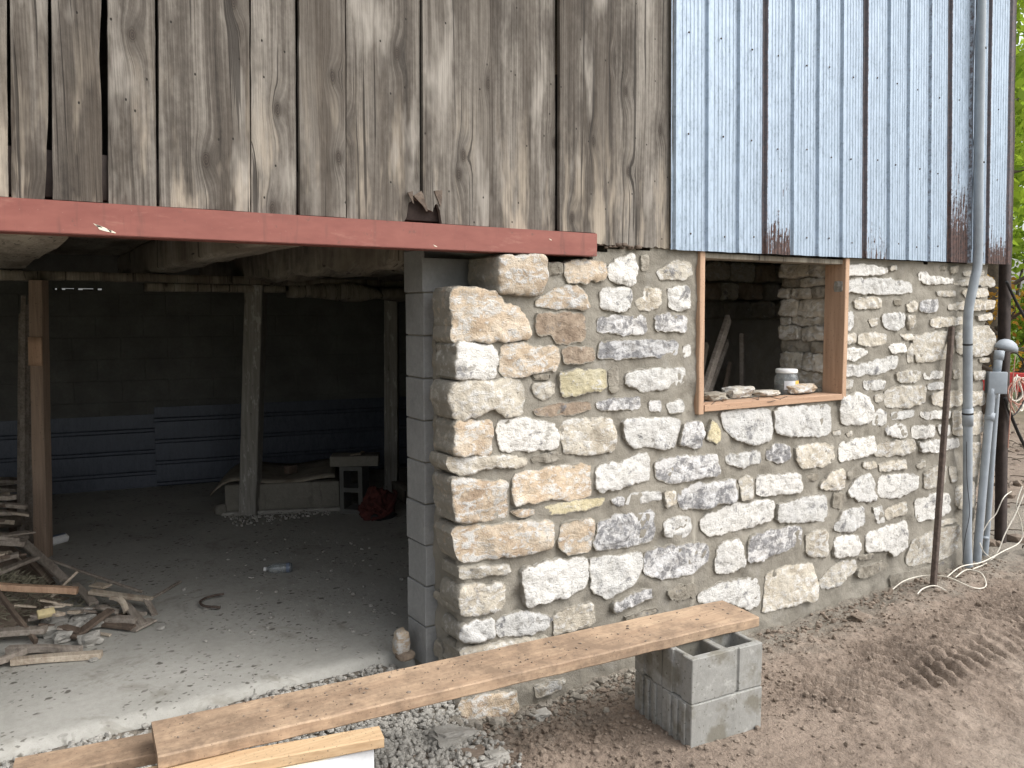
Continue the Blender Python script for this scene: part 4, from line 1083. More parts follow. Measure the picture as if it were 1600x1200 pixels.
# lath strips leaning beside the left post
for i, (x0, x1) in enumerate([(30, 36), (34, 43), (38, 40), (43, 47), (46, 49), (26, 33)]):
    b = atZ(x0 + 6, 862 - i * 2, 0) + Vector((0, .10, 0)); tp = atY(x1, 462 + 14 * (i % 3), b.y + .12)
    o = mesh('lath_strip', *bar(b, tp, .03 + .006 * (i % 2), .008, (0, 1, 0), 14, .001, .004, 5, 1, .02 * (i % 3)), MT['dirtwood'], sharp=30); tag(o, ['second', 'third', 'fourth', 'fifth', 'rightmost', 'leftmost'][i] + (' from left' if i < 4 else '') + ' thin grey lath strip leaning behind the brown left post', 'lath', 'lath strips behind the left post')

# ================================================================== THINGS AT THE BACK OF THE FLOOR
bL, bR = atZ(352, 805, 0), atZ(531, 797, 0); d = (bR - bL).normalized(); pn = Vector((-d.y, d.x, 0))
tr = thing('concrete_trough', 'long low concrete trough under old boards behind the middle post', 'trough', tuple((bL + bR) / 2))
def tbox(a0, a1, b0, b1, z0_, z1_, bev=.01):
    v, f = boxm(a0, a1, b0, b1, z0_, z1_, bev); return [tuple(bL + d * a + pn * b + Vector((0, 0, c_))) for a, b, c_ in v], f
Lt = (bR - bL).length
mesh('front_wall', *tbox(0, Lt, 0, .10, .03, .25), MT['trough'], tr); mesh('rear_wall', *tbox(0, Lt, .75, .85, .0, .25), MT['trough'], tr)
mesh('end_wall', *tbox(Lt - .1, Lt - .002, .102, .748, .0, .235), MT['trough'], tr); mesh('end_wall', *tbox(.002, .1, .102, .748, 0, .235), MT['trough'], tr)
mesh('footing', *tbox(-.03, Lt + .03, -.03, .88, -.02, .028), MT['gravel'], tr)
sh = []
nu, nv_ = 20, 6
for i in range(nu + 1):
    for j in range(nv_ + 1):
        a = -.12 + (Lt * .98 + .1) * i / nu; z_ = .258 + .02 * math.sin(i * .4) - (.10 * (1 - i / 4) ** 2 if i < 4 else 0)
        sh.append(tuple(bL + d * a + pn * (.03 + .85 * j / nv_) + Vector((0, 0, z_))))
fsh = grid_faces(nu + 1, nv_ + 1); n0 = len(sh); sh2 = sh + [(a, b, c_ + .014) for a, b, c_ in sh]
fall = fsh[:, ::-1].tolist() + (fsh + n0).tolist()
for i in range(nu):
    a = i * (nv_ + 1); fall.append([a, a + nv_ + 1, n0 + a + nv_ + 1, n0 + a]); a += nv_; fall.append([a, n0 + a, n0 + a + nv_ + 1, a + nv_ + 1])
for j in range(nv_): fall.append([j, n0 + j, n0 + j + 1, j + 1]); a = nu * (nv_ + 1) + j; fall.append([a, a + 1, n0 + a + 1, n0 + a])
o = mesh('plywood_sheet', sh2, fall, MT['ply']); tag(o, 'old warped plywood sheet covering the concrete trough', 'plywood')
q = bL + d * (Lt * .55) + pn * .3
o = mesh('small_offcut', *xform(boxm(-.05, .05, -.03, .03, 0, .07, .004), tuple(q + Vector((0, 0, .275))), .4), MT['darkwood']); tag(o, 'small dark wood offcut lying on the covered trough', 'offcut')
q = atZ(345, 805, 0); o = mesh('rubble_block', *rock((q.x, q.y, .05), .06, .05, .055, 3, 2, .15), MT['trough']); tag(o, 'small rough concrete lump at the foot of the middle post', 'rubble')

# upright hollow block with a slab on it
q = atZ(562, 802, 0); hb = hollow_block(groove=False)
stv = [(z_ - .097, y - .097, x) for x, y, z_ in hb[0]]
st = mesh('hollow_block', *xform((stv, [tuple(reversed(f)) for f in hb[1]]), (q.x, q.y + .1, .0), R(50)), MT['cmud'], smooth=False); tag(st, 'hollow concrete block standing on end at the back of the floor', 'concrete block')
st = mesh('cap_slab', *xform(boxm(-.20, .20, -.10, .10, 0, .085, .006), (q.x + .01, q.y + .1, .399), R(-28)), MT['trough']); tag(st, 'flat concrete slab lying across the upright hollow block', 'slab')
for i in range(3):
    o = mesh('wood_sliver', *bar((q.x - .05 + i * .04, q.y + .05, .49), (q.x + .10, q.y + .12 + i * .02, .492), .02, .006, seg=3, bev=.001), MT['palewood']); tag(o, 'thin wood sliver lying on the flat concrete slab', 'offcut', 'slivers on the slab')
# red cloth bundle
q = atZ(597, 813, 0); V, Fc = [], []; bm = bmesh.new(); bmesh.ops.create_icosphere(bm, subdivisions=5, radius=1)
for v in bm.verts:
    c_ = v.co; th_ = math.atan2(c_.y, c_.x); n1 = mn.noise(c_ * 1.6 + Vector((3, 1, 4)))
    rr_ = 1 + .30 * n1 + .075 * math.sin(th_ * 6 + c_.z * 5 + 5 * mn.noise(c_ * 1.8)) + .05 * math.sin(c_.z * 13 + 6 * mn.noise(c_ * 2.1 + Vector((9, 0, 0)))) + .05 * mn.noise(c_ * 7)
    z_ = c_.z * rr_; V.append((q.x - .01 + c_.x * rr_ * (.135 - .03 * z_), q.y + .1 + c_.y * rr_ * .11, max(.004, .11 + z_ * .135 + .03 * c_.x * (z_ > 0))))
Fc = [tuple(v.index for v in f.verts) for f in bm.faces]; bm.free()
rb = thing('cloth_bundle', 'crumpled dark red cloth bag on the floor beside the upright block', 'cloth bundle', (q.x, q.y + .1, 0))
mesh('cloth', V, Fc, MT['redcloth'], rb)
c0 = Vector((q.x, q.y + .1, .14))
for i in range(4):
    pts = [c0 + Vector((.165 * math.cos(a) * (1 - .08 * i), -.135 * abs(math.sin(a)) - .0, .10 * math.cos(a * 1.3 + i * .6) - .03 + i * .02)) for a in np.linspace(.0, 2.2, 6)]
    mesh('fold', *tube(pts, [.008, .014, .014, .008], 8), MT['redcloth'], rb)
mesh('dark_bottom', *rock((q.x + .02, q.y + .05, .03), .13, .09, .04, 5, 2, .3), MT['black'], rb)  # black lump forming the bottom of the bundle

# plastic bottle lying on the floor
q = atZ(436, 895, 0); bt = thing('plastic_bottle', 'clear ribbed plastic bottle lying on the concrete floor', 'bottle', (q.x, q.y, 0))
prof = [(.003, -.085), (.026, -.083), (.031, -.07), (.031, -.045), (.028, -.04), (.031, -.035), (.031, -.01), (.028, -.005), (.031, 0), (.031, .03), (.024, .055), (.012, .07), (.011, .08)]
bb_ = mesh('body', *xform(lathe(prof, sides=20, axis='X'), (q.x, q.y, .031), R(-20) + R(180)), MT['plastic'], bt)
mesh('cap', *xform(lathe([(.013, .078), (.0135, .094), (.012, .096)], sides=16, axis='X'), (q.x, q.y, .031), R(160)), MT['whitep'], bt)
mesh('label_wrap', *xform(lathe([(.0313, -.068), (.0318, -.066), (.0318, -.048), (.0313, -.046)], sides=20, axis='X'), (q.x, q.y, .031), R(160)), MT['bluelab'], bb_)
q = atZ(92, 850, 0); V, Fc = lathe([(.004, -.06), (.03, -.058), (.033, -.05), (.033, .05), (.03, .058), (.004, .06)], sides=18, axis='X')
V, Fc = xform((V, Fc), (q.x, q.y, .036), .5); V = [(x + .008 * mn.noise(Vector((x, y, z_)) * 40), y + .01 * mn.noise(Vector((z_, y, x)) * 35), max(.002, z_ + .01 * mn.noise(Vector((y, x, z_)) * 38))) for x, y, z_ in V]
o = mesh('crushed_can', V, Fc, mats=[MT['whitep'], MT['bluelab']], mi=[(1 if (i // 7) % 5 == 0 else 0) for i in range(len(Fc))]); tag(o, 'crushed white and blue drink can beside the brown left post', 'can')
# bent bar
pts = [atZ(x, y, .022) for x, y in [(350, 928), (337, 930), (322, 934), (313, 940), (317, 946), (330, 948), (344, 949)]]
o = mesh('bent_bar', *tube(pts, .007, 8), MT['rust']); tag(o, 'bent rusty iron bar hooked like a letter C on the floor', 'iron bar')
q = atZ(631, 1030, 0); fs = thing('field_stone', 'brown rounded stone on the floor against the block pier', 'stone', (q.x, q.y + .03, 0))
mesh('stone_body', *rock((q.x, q.y + .03, .075), .042, .05, .075, 12, 3, .22), MT['t'], fs); mesh('stone_body', *rock((q.x + .01, q.y, .02), .05, .05, .022, 15, 3, .22), MT['b'], fs)
for nm in fs.children: nm.data.attributes.new('rim', 'FLOAT', 'POINT')

# ================================================================== SCRAP WOOD PILE
def scrap(x0, y0, x1, y1, z0_, z1_, w_, t_, mat, label, group=None, amp=.004, bow=0, tilt=(0, 0, 1), nm='scrap_board', **kw):
    p0, p1 = atZ(x0, y0, z0_), atZ(x1, y1, z1_)
    o = mesh(nm, *bar(p0, p1, w_, t_, tilt, 12, .003, amp, 6, bow=bow, seed=x0, **kw), MT[mat], sharp=30); return tag(o, label, 'scrap wood', group)
G = 'scrap wood heaped at the left'
scrap(21, 833, 101, 905, .30, .10, .055, .02, 'dirtwood', 'long grey scrap board sloping down from the lumber stack to the heap', G)
scrap(70, 873, 221, 925, .17, .05, .018, .014, 'dirtwood', 'long thin grey strip lying along the top of the scrap heap', G)
scrap(141, 925, 236, 936, .09, .06, .05, .02, 'palewood', 'short pale board near the right tip of the scrap heap', G)
scrap(118, 914, 147, 943, .09, .05, .05, .02, 'dirtwood', 'stubby grey board slanting in the middle of the scrap heap', G)
scrap(-60, 914, 121, 923, .22, .15, .04, .035, 'fresh', 'brown stick lying level across the straw heap', G)
scrap(-6, 920, 56, 1003, .22, .02, .02, .03, 'darkwood', 'dark brown stick leaning down in front of the straw heap', G)
scrap(113, 996, 173, 953, .03, .09, .055, .018, 'darkwood', 'dark brown board slanting up across the scrap heap', G)
scrap(19, 1034, 159, 1022, .02, .02, .05, .03, 'palewood', 'pale straight board lying in front of the scrap heap', G)
scrap(-40, 992, 72, 984, .06, .06, .06, .03, 'dirtwood', 'split grey board end lying under the dark leaning stick', G)
scrap(13, 1015, 128, 1016, .03, .03, .035, .035, 'dirtwood', 'grey branch-like stick behind the pale front board', G, .012, nm='scrap_stick')
scrap(165, 968, 213, 968, .04, .04, .05, .035, 'dirtwood', 'stubby rounded chunk at the right of the scrap heap', G, .008)
scrap(160, 975, 208, 981, .02, .02, .045, .02, 'darkwood', 'short brown chunk below the rounded chunk of the scrap heap', G, .006)
scrap(174, 934, 197, 956, .11, .04, .03, .025, 'palewood', 'curved pale stick crossing the right end of the scrap heap', G, .006, .03, nm='scrap_stick')
scrap(80, 933, 121, 893, .08, .2, .016, .014, 'palewood', 'thin pale stick standing up out of the straw', G, nm='scrap_stick')
scrap(-20, 902, 57, 871, .22, .24, .05, .02, 'dirtwood', 'grey board tilted up against the foot of the brown post', G)
scrap(52, 880, 82, 912, .16, .06, .04, .02, 'darkwood', 'dark board tucked under the long sloping board', G)
scrap(146, 913, 168, 916, .11, .11, .07, .012, 'palewood', 'small flat pale chip on top of the scrap heap', G)
scrap(190, 938, 224, 975, .06, .02, .045, .018, 'dirtwood', 'grey board slanting down at the tip of the scrap heap', G)
scrap(229, 937, 242, 960, .06, .01, .035, .015, 'dirtwood', 'short grey board propped at the tip of the scrap heap', G)
scrap(205, 985, 238, 968, .01, .02, .07, .012, 'dirtwood', 'flat brown shingle lying at the tip of the scrap heap', G)
scrap(240, 933, 282, 909, .01, .01, .02, .012, 'dirtwood', 'thin stick lying on the floor beyond the scrap heap', G, nm='scrap_stick')
scrap(-30, 1045, 40, 1018, .05, .03, .03, .03, 'dirtwood', 'grey stick slanting behind the left end of the pale front board', G, .01, nm='scrap_stick')
scrap(16, 862, 33, 876, .25, .15, .02, .012, 'palewood', 'small pale stick under the long sloping board', G, nm='scrap_stick')
scrap(148, 989, 172, 992, .01, .01, .02, .012, 'palewood', 'small pale splinter at the front of the scrap heap', G, nm='scrap_stick')
scrap(-30, 860, 22, 885, .2, .12, .06, .015, 'dirtwood', 'broad grey board half buried below the lumber stack', G)
for i in range(6):
    y_ = 748 + i * 6.2; z_ = .42 - i * .045
    p0 = atZ(-90, y_ + 112 + 2 * (i % 2), 0); p1 = atZ(46 - 5 * (i % 3), y_ + 104, 0)
    scrap(-90, y_ + (8 if i % 2 else -2), 44 - 6 * (i % 3), y_ - (3 if i % 2 else -3), z_, z_, .11, .022, 'dirtwood', ['topmost', 'second from top', 'third from top', 'third from bottom', 'second from bottom', 'lowest'][i] + ' grey scrap board in the low stack left of the brown post', 'stacked scrap boards', .005)
for x_, lab in ((-1.95, 'left squat timber block carrying the low board stack'), (-1.58, 'right squat timber block carrying the low board stack')):
    o = mesh('bearer_block', *boxm(x_ - .06, x_ + .06, 3.92, 4.42, 0, .178, .006), MT['darkwood']); tag(o, lab, 'timber', 'blocks under the board stack')
rs = random.Random(4)
for i in range(26):
    x = rs.uniform(5, 200); y = 1000 - (x / 200) * 35 - rs.uniform(0, 70) * (1 - x / 260); a = rs.uniform(-.6, .6); L = rs.uniform(12, 34); z_ = rs.uniform(.01, .10) + .12 * max(0, 1 - x / 120) * (1000 - y) / 70
    scrap(x, y, x + L * math.cos(a), y + L * .5 * math.sin(a), z_, max(.01, z_ - rs.uniform(0, .06)), rs.uniform(.015, .05), rs.uniform(.008, .022), rs.choice(['dirtwood', 'palewood', 'darkwood', 'dirtwood']), 'small broken wood splinter strewn through the scrap heap', 'small splinters in the scrap heap', .005, nm='wood_splinter', endcut=rs.uniform(-.02, .02))
rs = random.Random(9)
for i in range(34):
    y_ = rs.uniform(772, 900); x_ = rs.uniform(-70, 6); L = rs.uniform(28, 60); yy = 2.9 - (y_ - 772) / 128 * .9 + rs.uniform(-.1, .1); a = rs.uniform(-.45, .45)
    p0 = atY(x_, y_, yy); p1 = atY(x_ + L * math.cos(a), y_ + L * .6 * math.sin(a), yy + rs.uniform(-.15, .12)); p0.z = max(.015, p0.z); p1.z = max(.015, p1.z)
    o = mesh('scrap_stick', *bar(p0, p1, rs.uniform(.02, .07), rs.uniform(.01, .03), (0, 0, 1), 8, .003, .006, 6, endcut=rs.uniform(-.02, .02)), MT[rs.choice(['dirtwood', 'dirtwood', 'palewood', 'darkwood'])], sharp=30)
    tag(o, 'broken grey stick heaped at the left edge below the board stack', 'scrap wood', 'sticks heaped under the board stack')
lo = thing('log_offcut', 'short yellow-ended log offcut in the stack left of the brown post', 'log', tuple(atZ(20, 840, .0)))
p1 = atZ(33, 813, .22); p0 = p1 + Vector((-.42, -.02, .01))
mesh('bark_side', *tube([p0, (p0 + p1) / 2, p1], .042, 14, 3, False), MT['bark'], lo); mesh('cut_end', *tube([p1 - Vector((.01, 0, 0)), p1 + Vector((.002, 0, 0))], .0415, 14, 0), MT['sponge'], lo)
# dirt and straw mound under the scrap
mc = atZ(30, 965, 0); mx = np.linspace(-1.1, .55, 56); my = np.linspace(-.35, 1.55, 64); MX, MY = np.meshgrid(mx, my, indexing='ij')
MZ = .26 * np.exp(-((MX + .25) / .38) ** 2 - ((MY - .22) / .33) ** 2) + .05 * fbm(MX, MY, 5, 4) + .02 * fbm(MX, MY, 20, 3) - .045
ridge = (.20 + .27 * np.clip(MY / .9, 0, 1)) * np.exp(-((MX + .22) / .27) ** 2) * np.clip((MY + .2) / .3, 0, 1) * np.clip((1.35 - MY) / .4, 0, 1) + .05 * fbm(MX, MY, 6, 3) - .05
MZ = np.maximum(np.maximum(MZ, ridge), -.03)
stuff(mesh('dirt_heap', np.stack([MX + mc.x, MY + mc.y, MZ], -1).reshape(-1, 3), grid_faces(56, 64), MT['clod']), 'heap of dirt under the scrap wood', 'dirt')
V, Fc = [], []
for i in range(2600):
    a = random.gauss(-.22, .24); b = random.gauss(.18, .2); z_ = max(0, .26 * math.exp(-((a + .25) / .38) ** 2 - ((b - .22) / .33) ** 2) - .03) + random.uniform(0, .03)
    if z_ < .02: continue
    an = random.uniform(0, 6.28); el = random.uniform(-.5, .9); L = random.uniform(.03, .09); c_ = Vector((mc.x + a, mc.y + b, z_))
    dd = Vector((math.cos(an) * math.cos(el), math.sin(an) * math.cos(el), math.sin(el))) * L; sd = Vector((-math.sin(an), math.cos(an), .3)) * .0016
    n = len(V); V += [tuple(c_ - sd), tuple(c_ + sd), tuple(c_ + dd * .6 + sd + Vector((0, 0, .005))), tuple(c_ + dd)]; Fc.append((n, n + 1, n + 2, n + 3))
stuff(mesh('straw', V, Fc, MT['straw']), 'tangled grey straw on the dirt heap', 'straw')
for i, (x, y, s_) in enumerate([(78, 968, .035), (88, 975, .05), (100, 965, .04), (110, 985, .05), (84, 985, .045), (98, 995, .04), (128, 958, .05), (134, 968, .04), (140, 1000, .045), (70, 985, .04), (120, 972, .04), (150, 975, .03)]):
    q = atZ(x, y, .03); o = mesh('rubble_stone', *rock((q.x, q.y, .03), s_ * 1.2, s_, s_ * .75, i + 3, 3, .5), MT['gravel'], sharp=20); tag(o, 'small grey stone at the front of the scrap heap', 'stone', 'stones in the scrap heap')
q = atZ(72, 958, .13); o = mesh('foam_offcut', *xform(boxm(-.04, .04, -.02, .02, -.015, .015, .003), tuple(q), .1, .5), MT['sponge']); tag(o, 'small yellow foam offcut on the straw heap', 'foam')

# ================================================================== THINGS IN THE WINDOW HOLE
def sill_pt(px, py, z_=1.185): return atZ(px, py, z_)
for (x0, x1, y0, y1, code, sd, label, yy) in [(1098, 1133, 612, 627, 'd', 4, 'thin flat grey stone at the left end of the window sill', .10), (1137, 1176, 603, 623, 'c', 8, 'rounded grey stone on the window sill beside the leaning boards', .12), (1180, 1217, 611, 622, 'c', 9, 'low flat grey stone in the middle of the window sill', .10), (1231, 1273, 602, 619, 't', 14, 'tan stone block on the window sill in front of the jar', .09)]:
    a, b = atY(x0, y1, yy), atY(x1, y0, yy); cx = (a.x + b.x) / 2; hw = (b.x - a.x) / 2; hh = (atY(x0, y0, yy).z - a.z) / 2
    zb_ = 1.183
    o = mesh('sill_stone', *rock((cx, yy + .02, zb_ + hh * .9), hw * 1.05, min(hw * .8, .075), hh, sd, 3, .30), MT[code], sharp=22); o.data.attributes.new('rim', 'FLOAT', 'POINT'); tag(o, label, 'stone')
jp = atY(1228, 610, .16); jz = 1.166
jar = thing('plastic_jar', 'clear plastic jar with white lid and yellow label on the window sill', 'jar', (jp.x, .16, jz))
rj = (atY(1242, 600, .16).x - atY(1214, 600, .16).x) / 2 * .86
jb_ = mesh('jar_body', *lathe([(.003, 0), (rj * .95, .002), (rj, .012), (rj, .11), (rj * .93, .13), (rj * .84, .14), (rj * .84, .15)], (jp.x, .16, jz), 28), MT['plastic'], jar)
mesh('lid', *lathe([(rj * .9, .146), (rj * .91, .148), (rj * .91, .166), (rj * .86, .170), (.003, .170)], (jp.x, .16, jz), 28), MT['whitep'], jar)
def wrap(a0_, a1_, z0_, z1_, m, nm):
    V = []; N = 12
    for i in range(N + 1):
        a = R(a0_ + (a1_ - a0_) * i / N)
        for z_ in (z0_, z1_): V.append((jp.x + rj * 1.012 * math.cos(a), .16 + rj * 1.012 * math.sin(a), jz + z_))
    mesh(nm, V, grid_faces(N + 1, 2), MT[m], jb_)
wrap(-150, -95, .045, .10, 'labelw', 'label'); wrap(-94, -20, .078, .10, 'labely', 'label'); wrap(-94, -20, .045, .077, 'labelw', 'label')
mesh('contents', *lathe([(.003, .004), (rj * .9, .006), (rj * .93, .07), (.003, .075)], (jp.x, .16, jz), 20), MT['trough'], jar)
def lean(x0, y0, x1, y1, yb, yt, w_, t_, mat, label, nm='leaning_board', **kw):
    b, t = atY(x0, y0, yb), atY(x1, y1, yt); b2 = b + (b - t) * ((b.z - .02) / max(.05, (t.z - b.z))) if b.z > .05 else b
    o = mesh(nm, *bar(b2, t, w_, t_, (.5, -.8, .2), 12, .003, .002), MT[mat], sharp=30); tag(o, label, 'board', 'boards leaning inside the window')
lean(1098, 618, 1138, 498, .62, .85, .07, .03, 'dirtwood', 'tall grey board leaning behind the left side of the window')
lean(1106, 618, 1136, 534, .75, .95, .045, .025, 'dirtwood', 'shorter grey board leaning next to the tall one in the window')
lean(1092, 600, 1104, 538, .9, 1.0, .05, .025, 'palewood', 'pale board end just showing at the left window jamb')
lean(1160, 605, 1160, 522, .9, .95, .075, .03, 'dirtwood', 'upright grey board standing alone inside the window')
lean(1131, 612, 1141, 568, .8, .9, .04, .02, 'darkwood', 'short dark stake inside the window behind the rounded stone')
for i, pts in enumerate([[(1112, 632), (1130, 618), (1150, 622), (1165, 616)], [(1140, 620), (1175, 622), (1200, 628), (1230, 619)], [(1100, 628), (1125, 626), (1140, 634)], [(1185, 624), (1190, 618), (1220, 624)]]):
    o = mesh('twig', *tube([atY(x, y, -.028) if y > 626 else atZ(x, y, 1.19) for x, y in pts], .0022, 5), MT['darkwood']); tag(o, 'thin dry vine twig trailing over the window sill', 'twig', 'dry twigs on the window sill')

def soften(o, wd=.0035):
    bm = bmesh.new(); bm.from_mesh(o.data); bmesh.ops.remove_doubles(bm, verts=bm.verts[:], dist=.0004)
    bmesh.ops.bevel(bm, geom=[e for e in bm.edges if len(e.link_faces) == 2 and e.calc_face_angle(0) > .8], offset=wd, segments=1, affect='EDGES')
    for v in bm.verts: v.co += Vector((mn.noise(v.co * 45), mn.noise(v.co * 45 + Vector((3, 1, 7))), mn.noise(v.co * 45 + Vector((8, 2, 1))))) * .0022
    bm.to_mesh(o.data); bm.free(); return o
# ================================================================== PLANK TRESTLE
P = [atZ(x, y, .31) for x, y in [(233, 1128), (1124, 937), (1190, 964), (250, 1180)]]
p0 = (P[0] + P[3]) / 2; p1 = (P[1] + P[2]) / 2; p0_, p1_ = p0.copy(), p1.copy()
pk = mesh('plank', *bar(p0 - Vector((0, 0, .024)), p1 - Vector((0, 0, .024)), .252, .047, (0, 0, 1), 60, .005, .0025, 9, seed=3), MT['plank'], sharp=32); tag(pk, 'long muddy plank bridging from the concrete blocks to the left support', 'plank')
q = (p1 - p0).normalized()
bk = []
for i, (zb_, rz_, off, mt, lab, gr) in enumerate([
        (-.128, -5.5, (0, 0), 'cmu2', 'lower front concrete block of the stack under the plank, smooth pale face', False),
        (.068, -5.0, (.004, .004), 'cmu2', 'upper front hollow concrete block carrying the right end of the plank', True),
        (-.128, -5.0, (.022, .200), 'cmu2', 'lower rear concrete block of the stack under the plank, against the wall side', False),
        (.068, -5.8, (.020, .203), 'cmu2', 'upper rear hollow concrete block half hidden beneath the plank', True)]):
    hb = hollow_block(groove=gr); base = Vector((.629 + off[0], -.872 + off[1], zb_))
    o = soften(mesh('concrete_block', *xform(hb, base, R(rz_)), MT[mt], smooth=False)); tag(o, lab, 'concrete block', 'stacked blocks under the plank')
    if not gr:   # sash grooves on the near end of the lower block
        for yy in (.03, .08, .125): mesh('end_rib', *xform(boxm(-.010, -.0005, yy, yy + .022, .0, .192, .002), base, R(rz_)), MT['cmu2'], o)
# left support: a lath board, a second plank and a white foam block
b0 = atZ(200, 1214, .262); b1 = atZ(596, 1142, .262)
o = mesh('support_board', *bar(b0 - Vector((0, 0, .02)), b1 - Vector((0, 0, .02)), .09, .038, (0, 0, 1), 16, .004, .0015), MT['plank2'], sharp=32); tag(o, 'pale board laid right under the left end of the muddy plank', 'plank')
c0 = atZ(20, 1216, .222); c1 = atZ(290, 1163, .222)
o = mesh('support_board', *bar(c0 - Vector((0, -.06, .02)), c1 - Vector((0, -.06, .02)), .16, .038, (0, 0, 1), 16, .004, .0015), MT['plank'], sharp=32); tag(o, 'orange board poking out to the left from under the muddy plank', 'plank')
f0 = atZ(585, 1166, .222); an = math.atan2(q.y, q.x); gzb = gz(f0.x - .2, f0.y) - .02
fb = thing('foam_block', 'white foam block with a black mark propping the left end of the plank', 'foam block', (f0.x - .3, f0.y, gzb))
fb_ = mesh('foam_body', *xform(boxm(-.62, 0, 0, .12, 0, .216 - gzb, .006), (f0.x, f0.y, gzb), an + R(1)), MT['foam'], fb)
mesh('foam_top', *xform(boxm(-.615, -.005, .005, .115, .0, .004), (f0.x, f0.y, .2165), an + R(1)), MT['cream'], fb, smooth=False)
mesh('black_strip', *xform(boxm(-.60, -.30, -.003, -.0005, -.055, -.018, .001), (f0.x, f0.y, .216), an + R(1)), MT['black'], fb_)  # flat black strip on the front face of the block

# ================================================================== GRAVEL, CLODS, CHIPS
def scatter(name, pts, sizes, mat, seed, label, cat, flat=.75, sub=0):
    r = np.random.default_rng(seed); bm = bmesh.new(); bmesh.ops.create_icosphere(bm, subdivisions=sub + 1, radius=1)
    bvv = np.array([v.co[:] for v in bm.verts]); bff = np.array([[v.index for v in f.verts] for f in bm.faces]); bm.free()
    n = len(pts); nvv = len(bvv); V = np.repeat(bvv[None], n, 0)
    V = np.sign(V) * np.abs(V) ** .8
    V = V * (1 + .30 * (r.random((n, nvv, 1)) - .5)) * (np.array([1, .8, flat])[None, None] * (1 + .5 * (r.random((n, 1, 3)) - .5)))
    an = r.random(n) * 6.28; tl = (r.random(n) - .5) * 1.0
    c, s = np.cos(an)[:, None], np.sin(an)[:, None]; ct, st_ = np.cos(tl)[:, None], np.sin(tl)[:, None]
    x, y, z_ = V[..., 0], V[..., 1], V[..., 2]
    y, z_ = y * ct - z_ * st_, y * st_ + z_ * ct; x, y = x * c - y * s, x * s + y * c
    V = np.stack([x, y, z_], -1) * sizes[:, None, None] + pts[:, None, :]
    Fc = (bff[None] + (np.arange(n) * nvv)[:, None, None]).reshape(-1, 3)
    return stuff(mesh(name, V.reshape(-1, 3), Fc, MT[mat], smooth=False), label, cat)
MT['mlump'] = m_concrete('broken_mortar', (.20, .18, .15), (.32, .295, .25), 0, .006, 3)
def on_ground(xy): return np.stack([xy[:, 0], xy[:, 1], ground_h(xy[:, 0][:, None], xy[:, 1][:, None])[:, 0]], -1)
r = np.random.default_rng(5)
xy = np.stack([r.uniform(-3.2, -.02, 5200), r.uniform(-.30, .40, 5200)], -1)
xy2 = np.stack([r.normal(-.42, .24, 2600), r.normal(-.30, .18, 2600)], -1); xy = np.vstack([xy, xy2[(xy2[:, 1] < .3) & (xy2[:, 0] < .02)]])
sz = r.uniform(.007, .017, len(xy)); pp = on_ground(xy); pp[:, 2] += sz * r.uniform(-.2, 1.3, len(xy))
scatter('gravel', pp, sz, 'gravel', 1, 'crushed grey gravel strip along the doorway sill', 'gravel')
xy = np.stack([r.uniform(-.6, 4.6, 2200), -.02 - np.abs(r.normal(0, .7, 2200))], -1); sz = r.gamma(1.6, .0024, len(xy)) + .002; sz = np.clip(sz, .003, .022); pp = on_ground(xy); pp[:, 2] += sz * .25
scatter('dirt_clods', pp, sz, 'clod', 2, 'loose dirt clods on the bare soil', 'dirt clods')
xy = np.stack([r.uniform(-.2, 1.1, 300), -.04 - np.abs(r.normal(0, .12, 300))], -1); sz = np.clip(r.gamma(2.0, .0048, 300) + .004, .004, .03); pp = on_ground(xy); pp[:, 2] += sz * .35
scatter('mortar_lumps', pp, sz, 'mlump', 3, 'broken mortar and stone lumps at the foot of the wall', 'rubble')
xy = np.stack([r.uniform(1.2, 4.4, 380), -.05 - np.abs(r.normal(0, .16, 380))], -1); sz = np.clip(r.gamma(1.8, .0038, 380) + .003, .003, .022); pp = on_ground(xy); pp[:, 2] += sz * .3
xyd = np.stack([r.uniform(-.1, 1.6, 2600), -.05 - np.abs(r.normal(0, .5, 2600))], -1); szd = np.clip(r.gamma(1.5, .0028, 2600) + .002, .002, .018); ppd = on_ground(xyd); ppd[:, 2] += szd * .3
scatter('soil_crumbs', ppd, szd, 'clod', 16, 'crumbled dark soil between the wall corner and the block stack', 'dirt clods')
scatter('mortar_crumbs', pp, sz, 'clod', 6, 'grey mortar crumbs along the right foot of the wall', 'rubble')
n_ = 300; cx = r.choice([-.35, -.1, .25, -.9, .6], n_); cy = r.choice([1.0, 1.9, .8, 2.4, 1.4], n_)
xy = np.stack([cx + r.normal(0, .30, n_), np.clip(cy + r.normal(0, .28, n_), .5, 4.6)], -1); sz = np.clip(r.gamma(1.4, .0042, n_) + .0025, .0025, .03)
scatter('floor_chips', np.stack([xy[:, 0], xy[:, 1], sz * .3 + .002], -1), sz, 'gravel', 4, 'stone and mortar chips strewn on the concrete floor', 'rubble', .4)
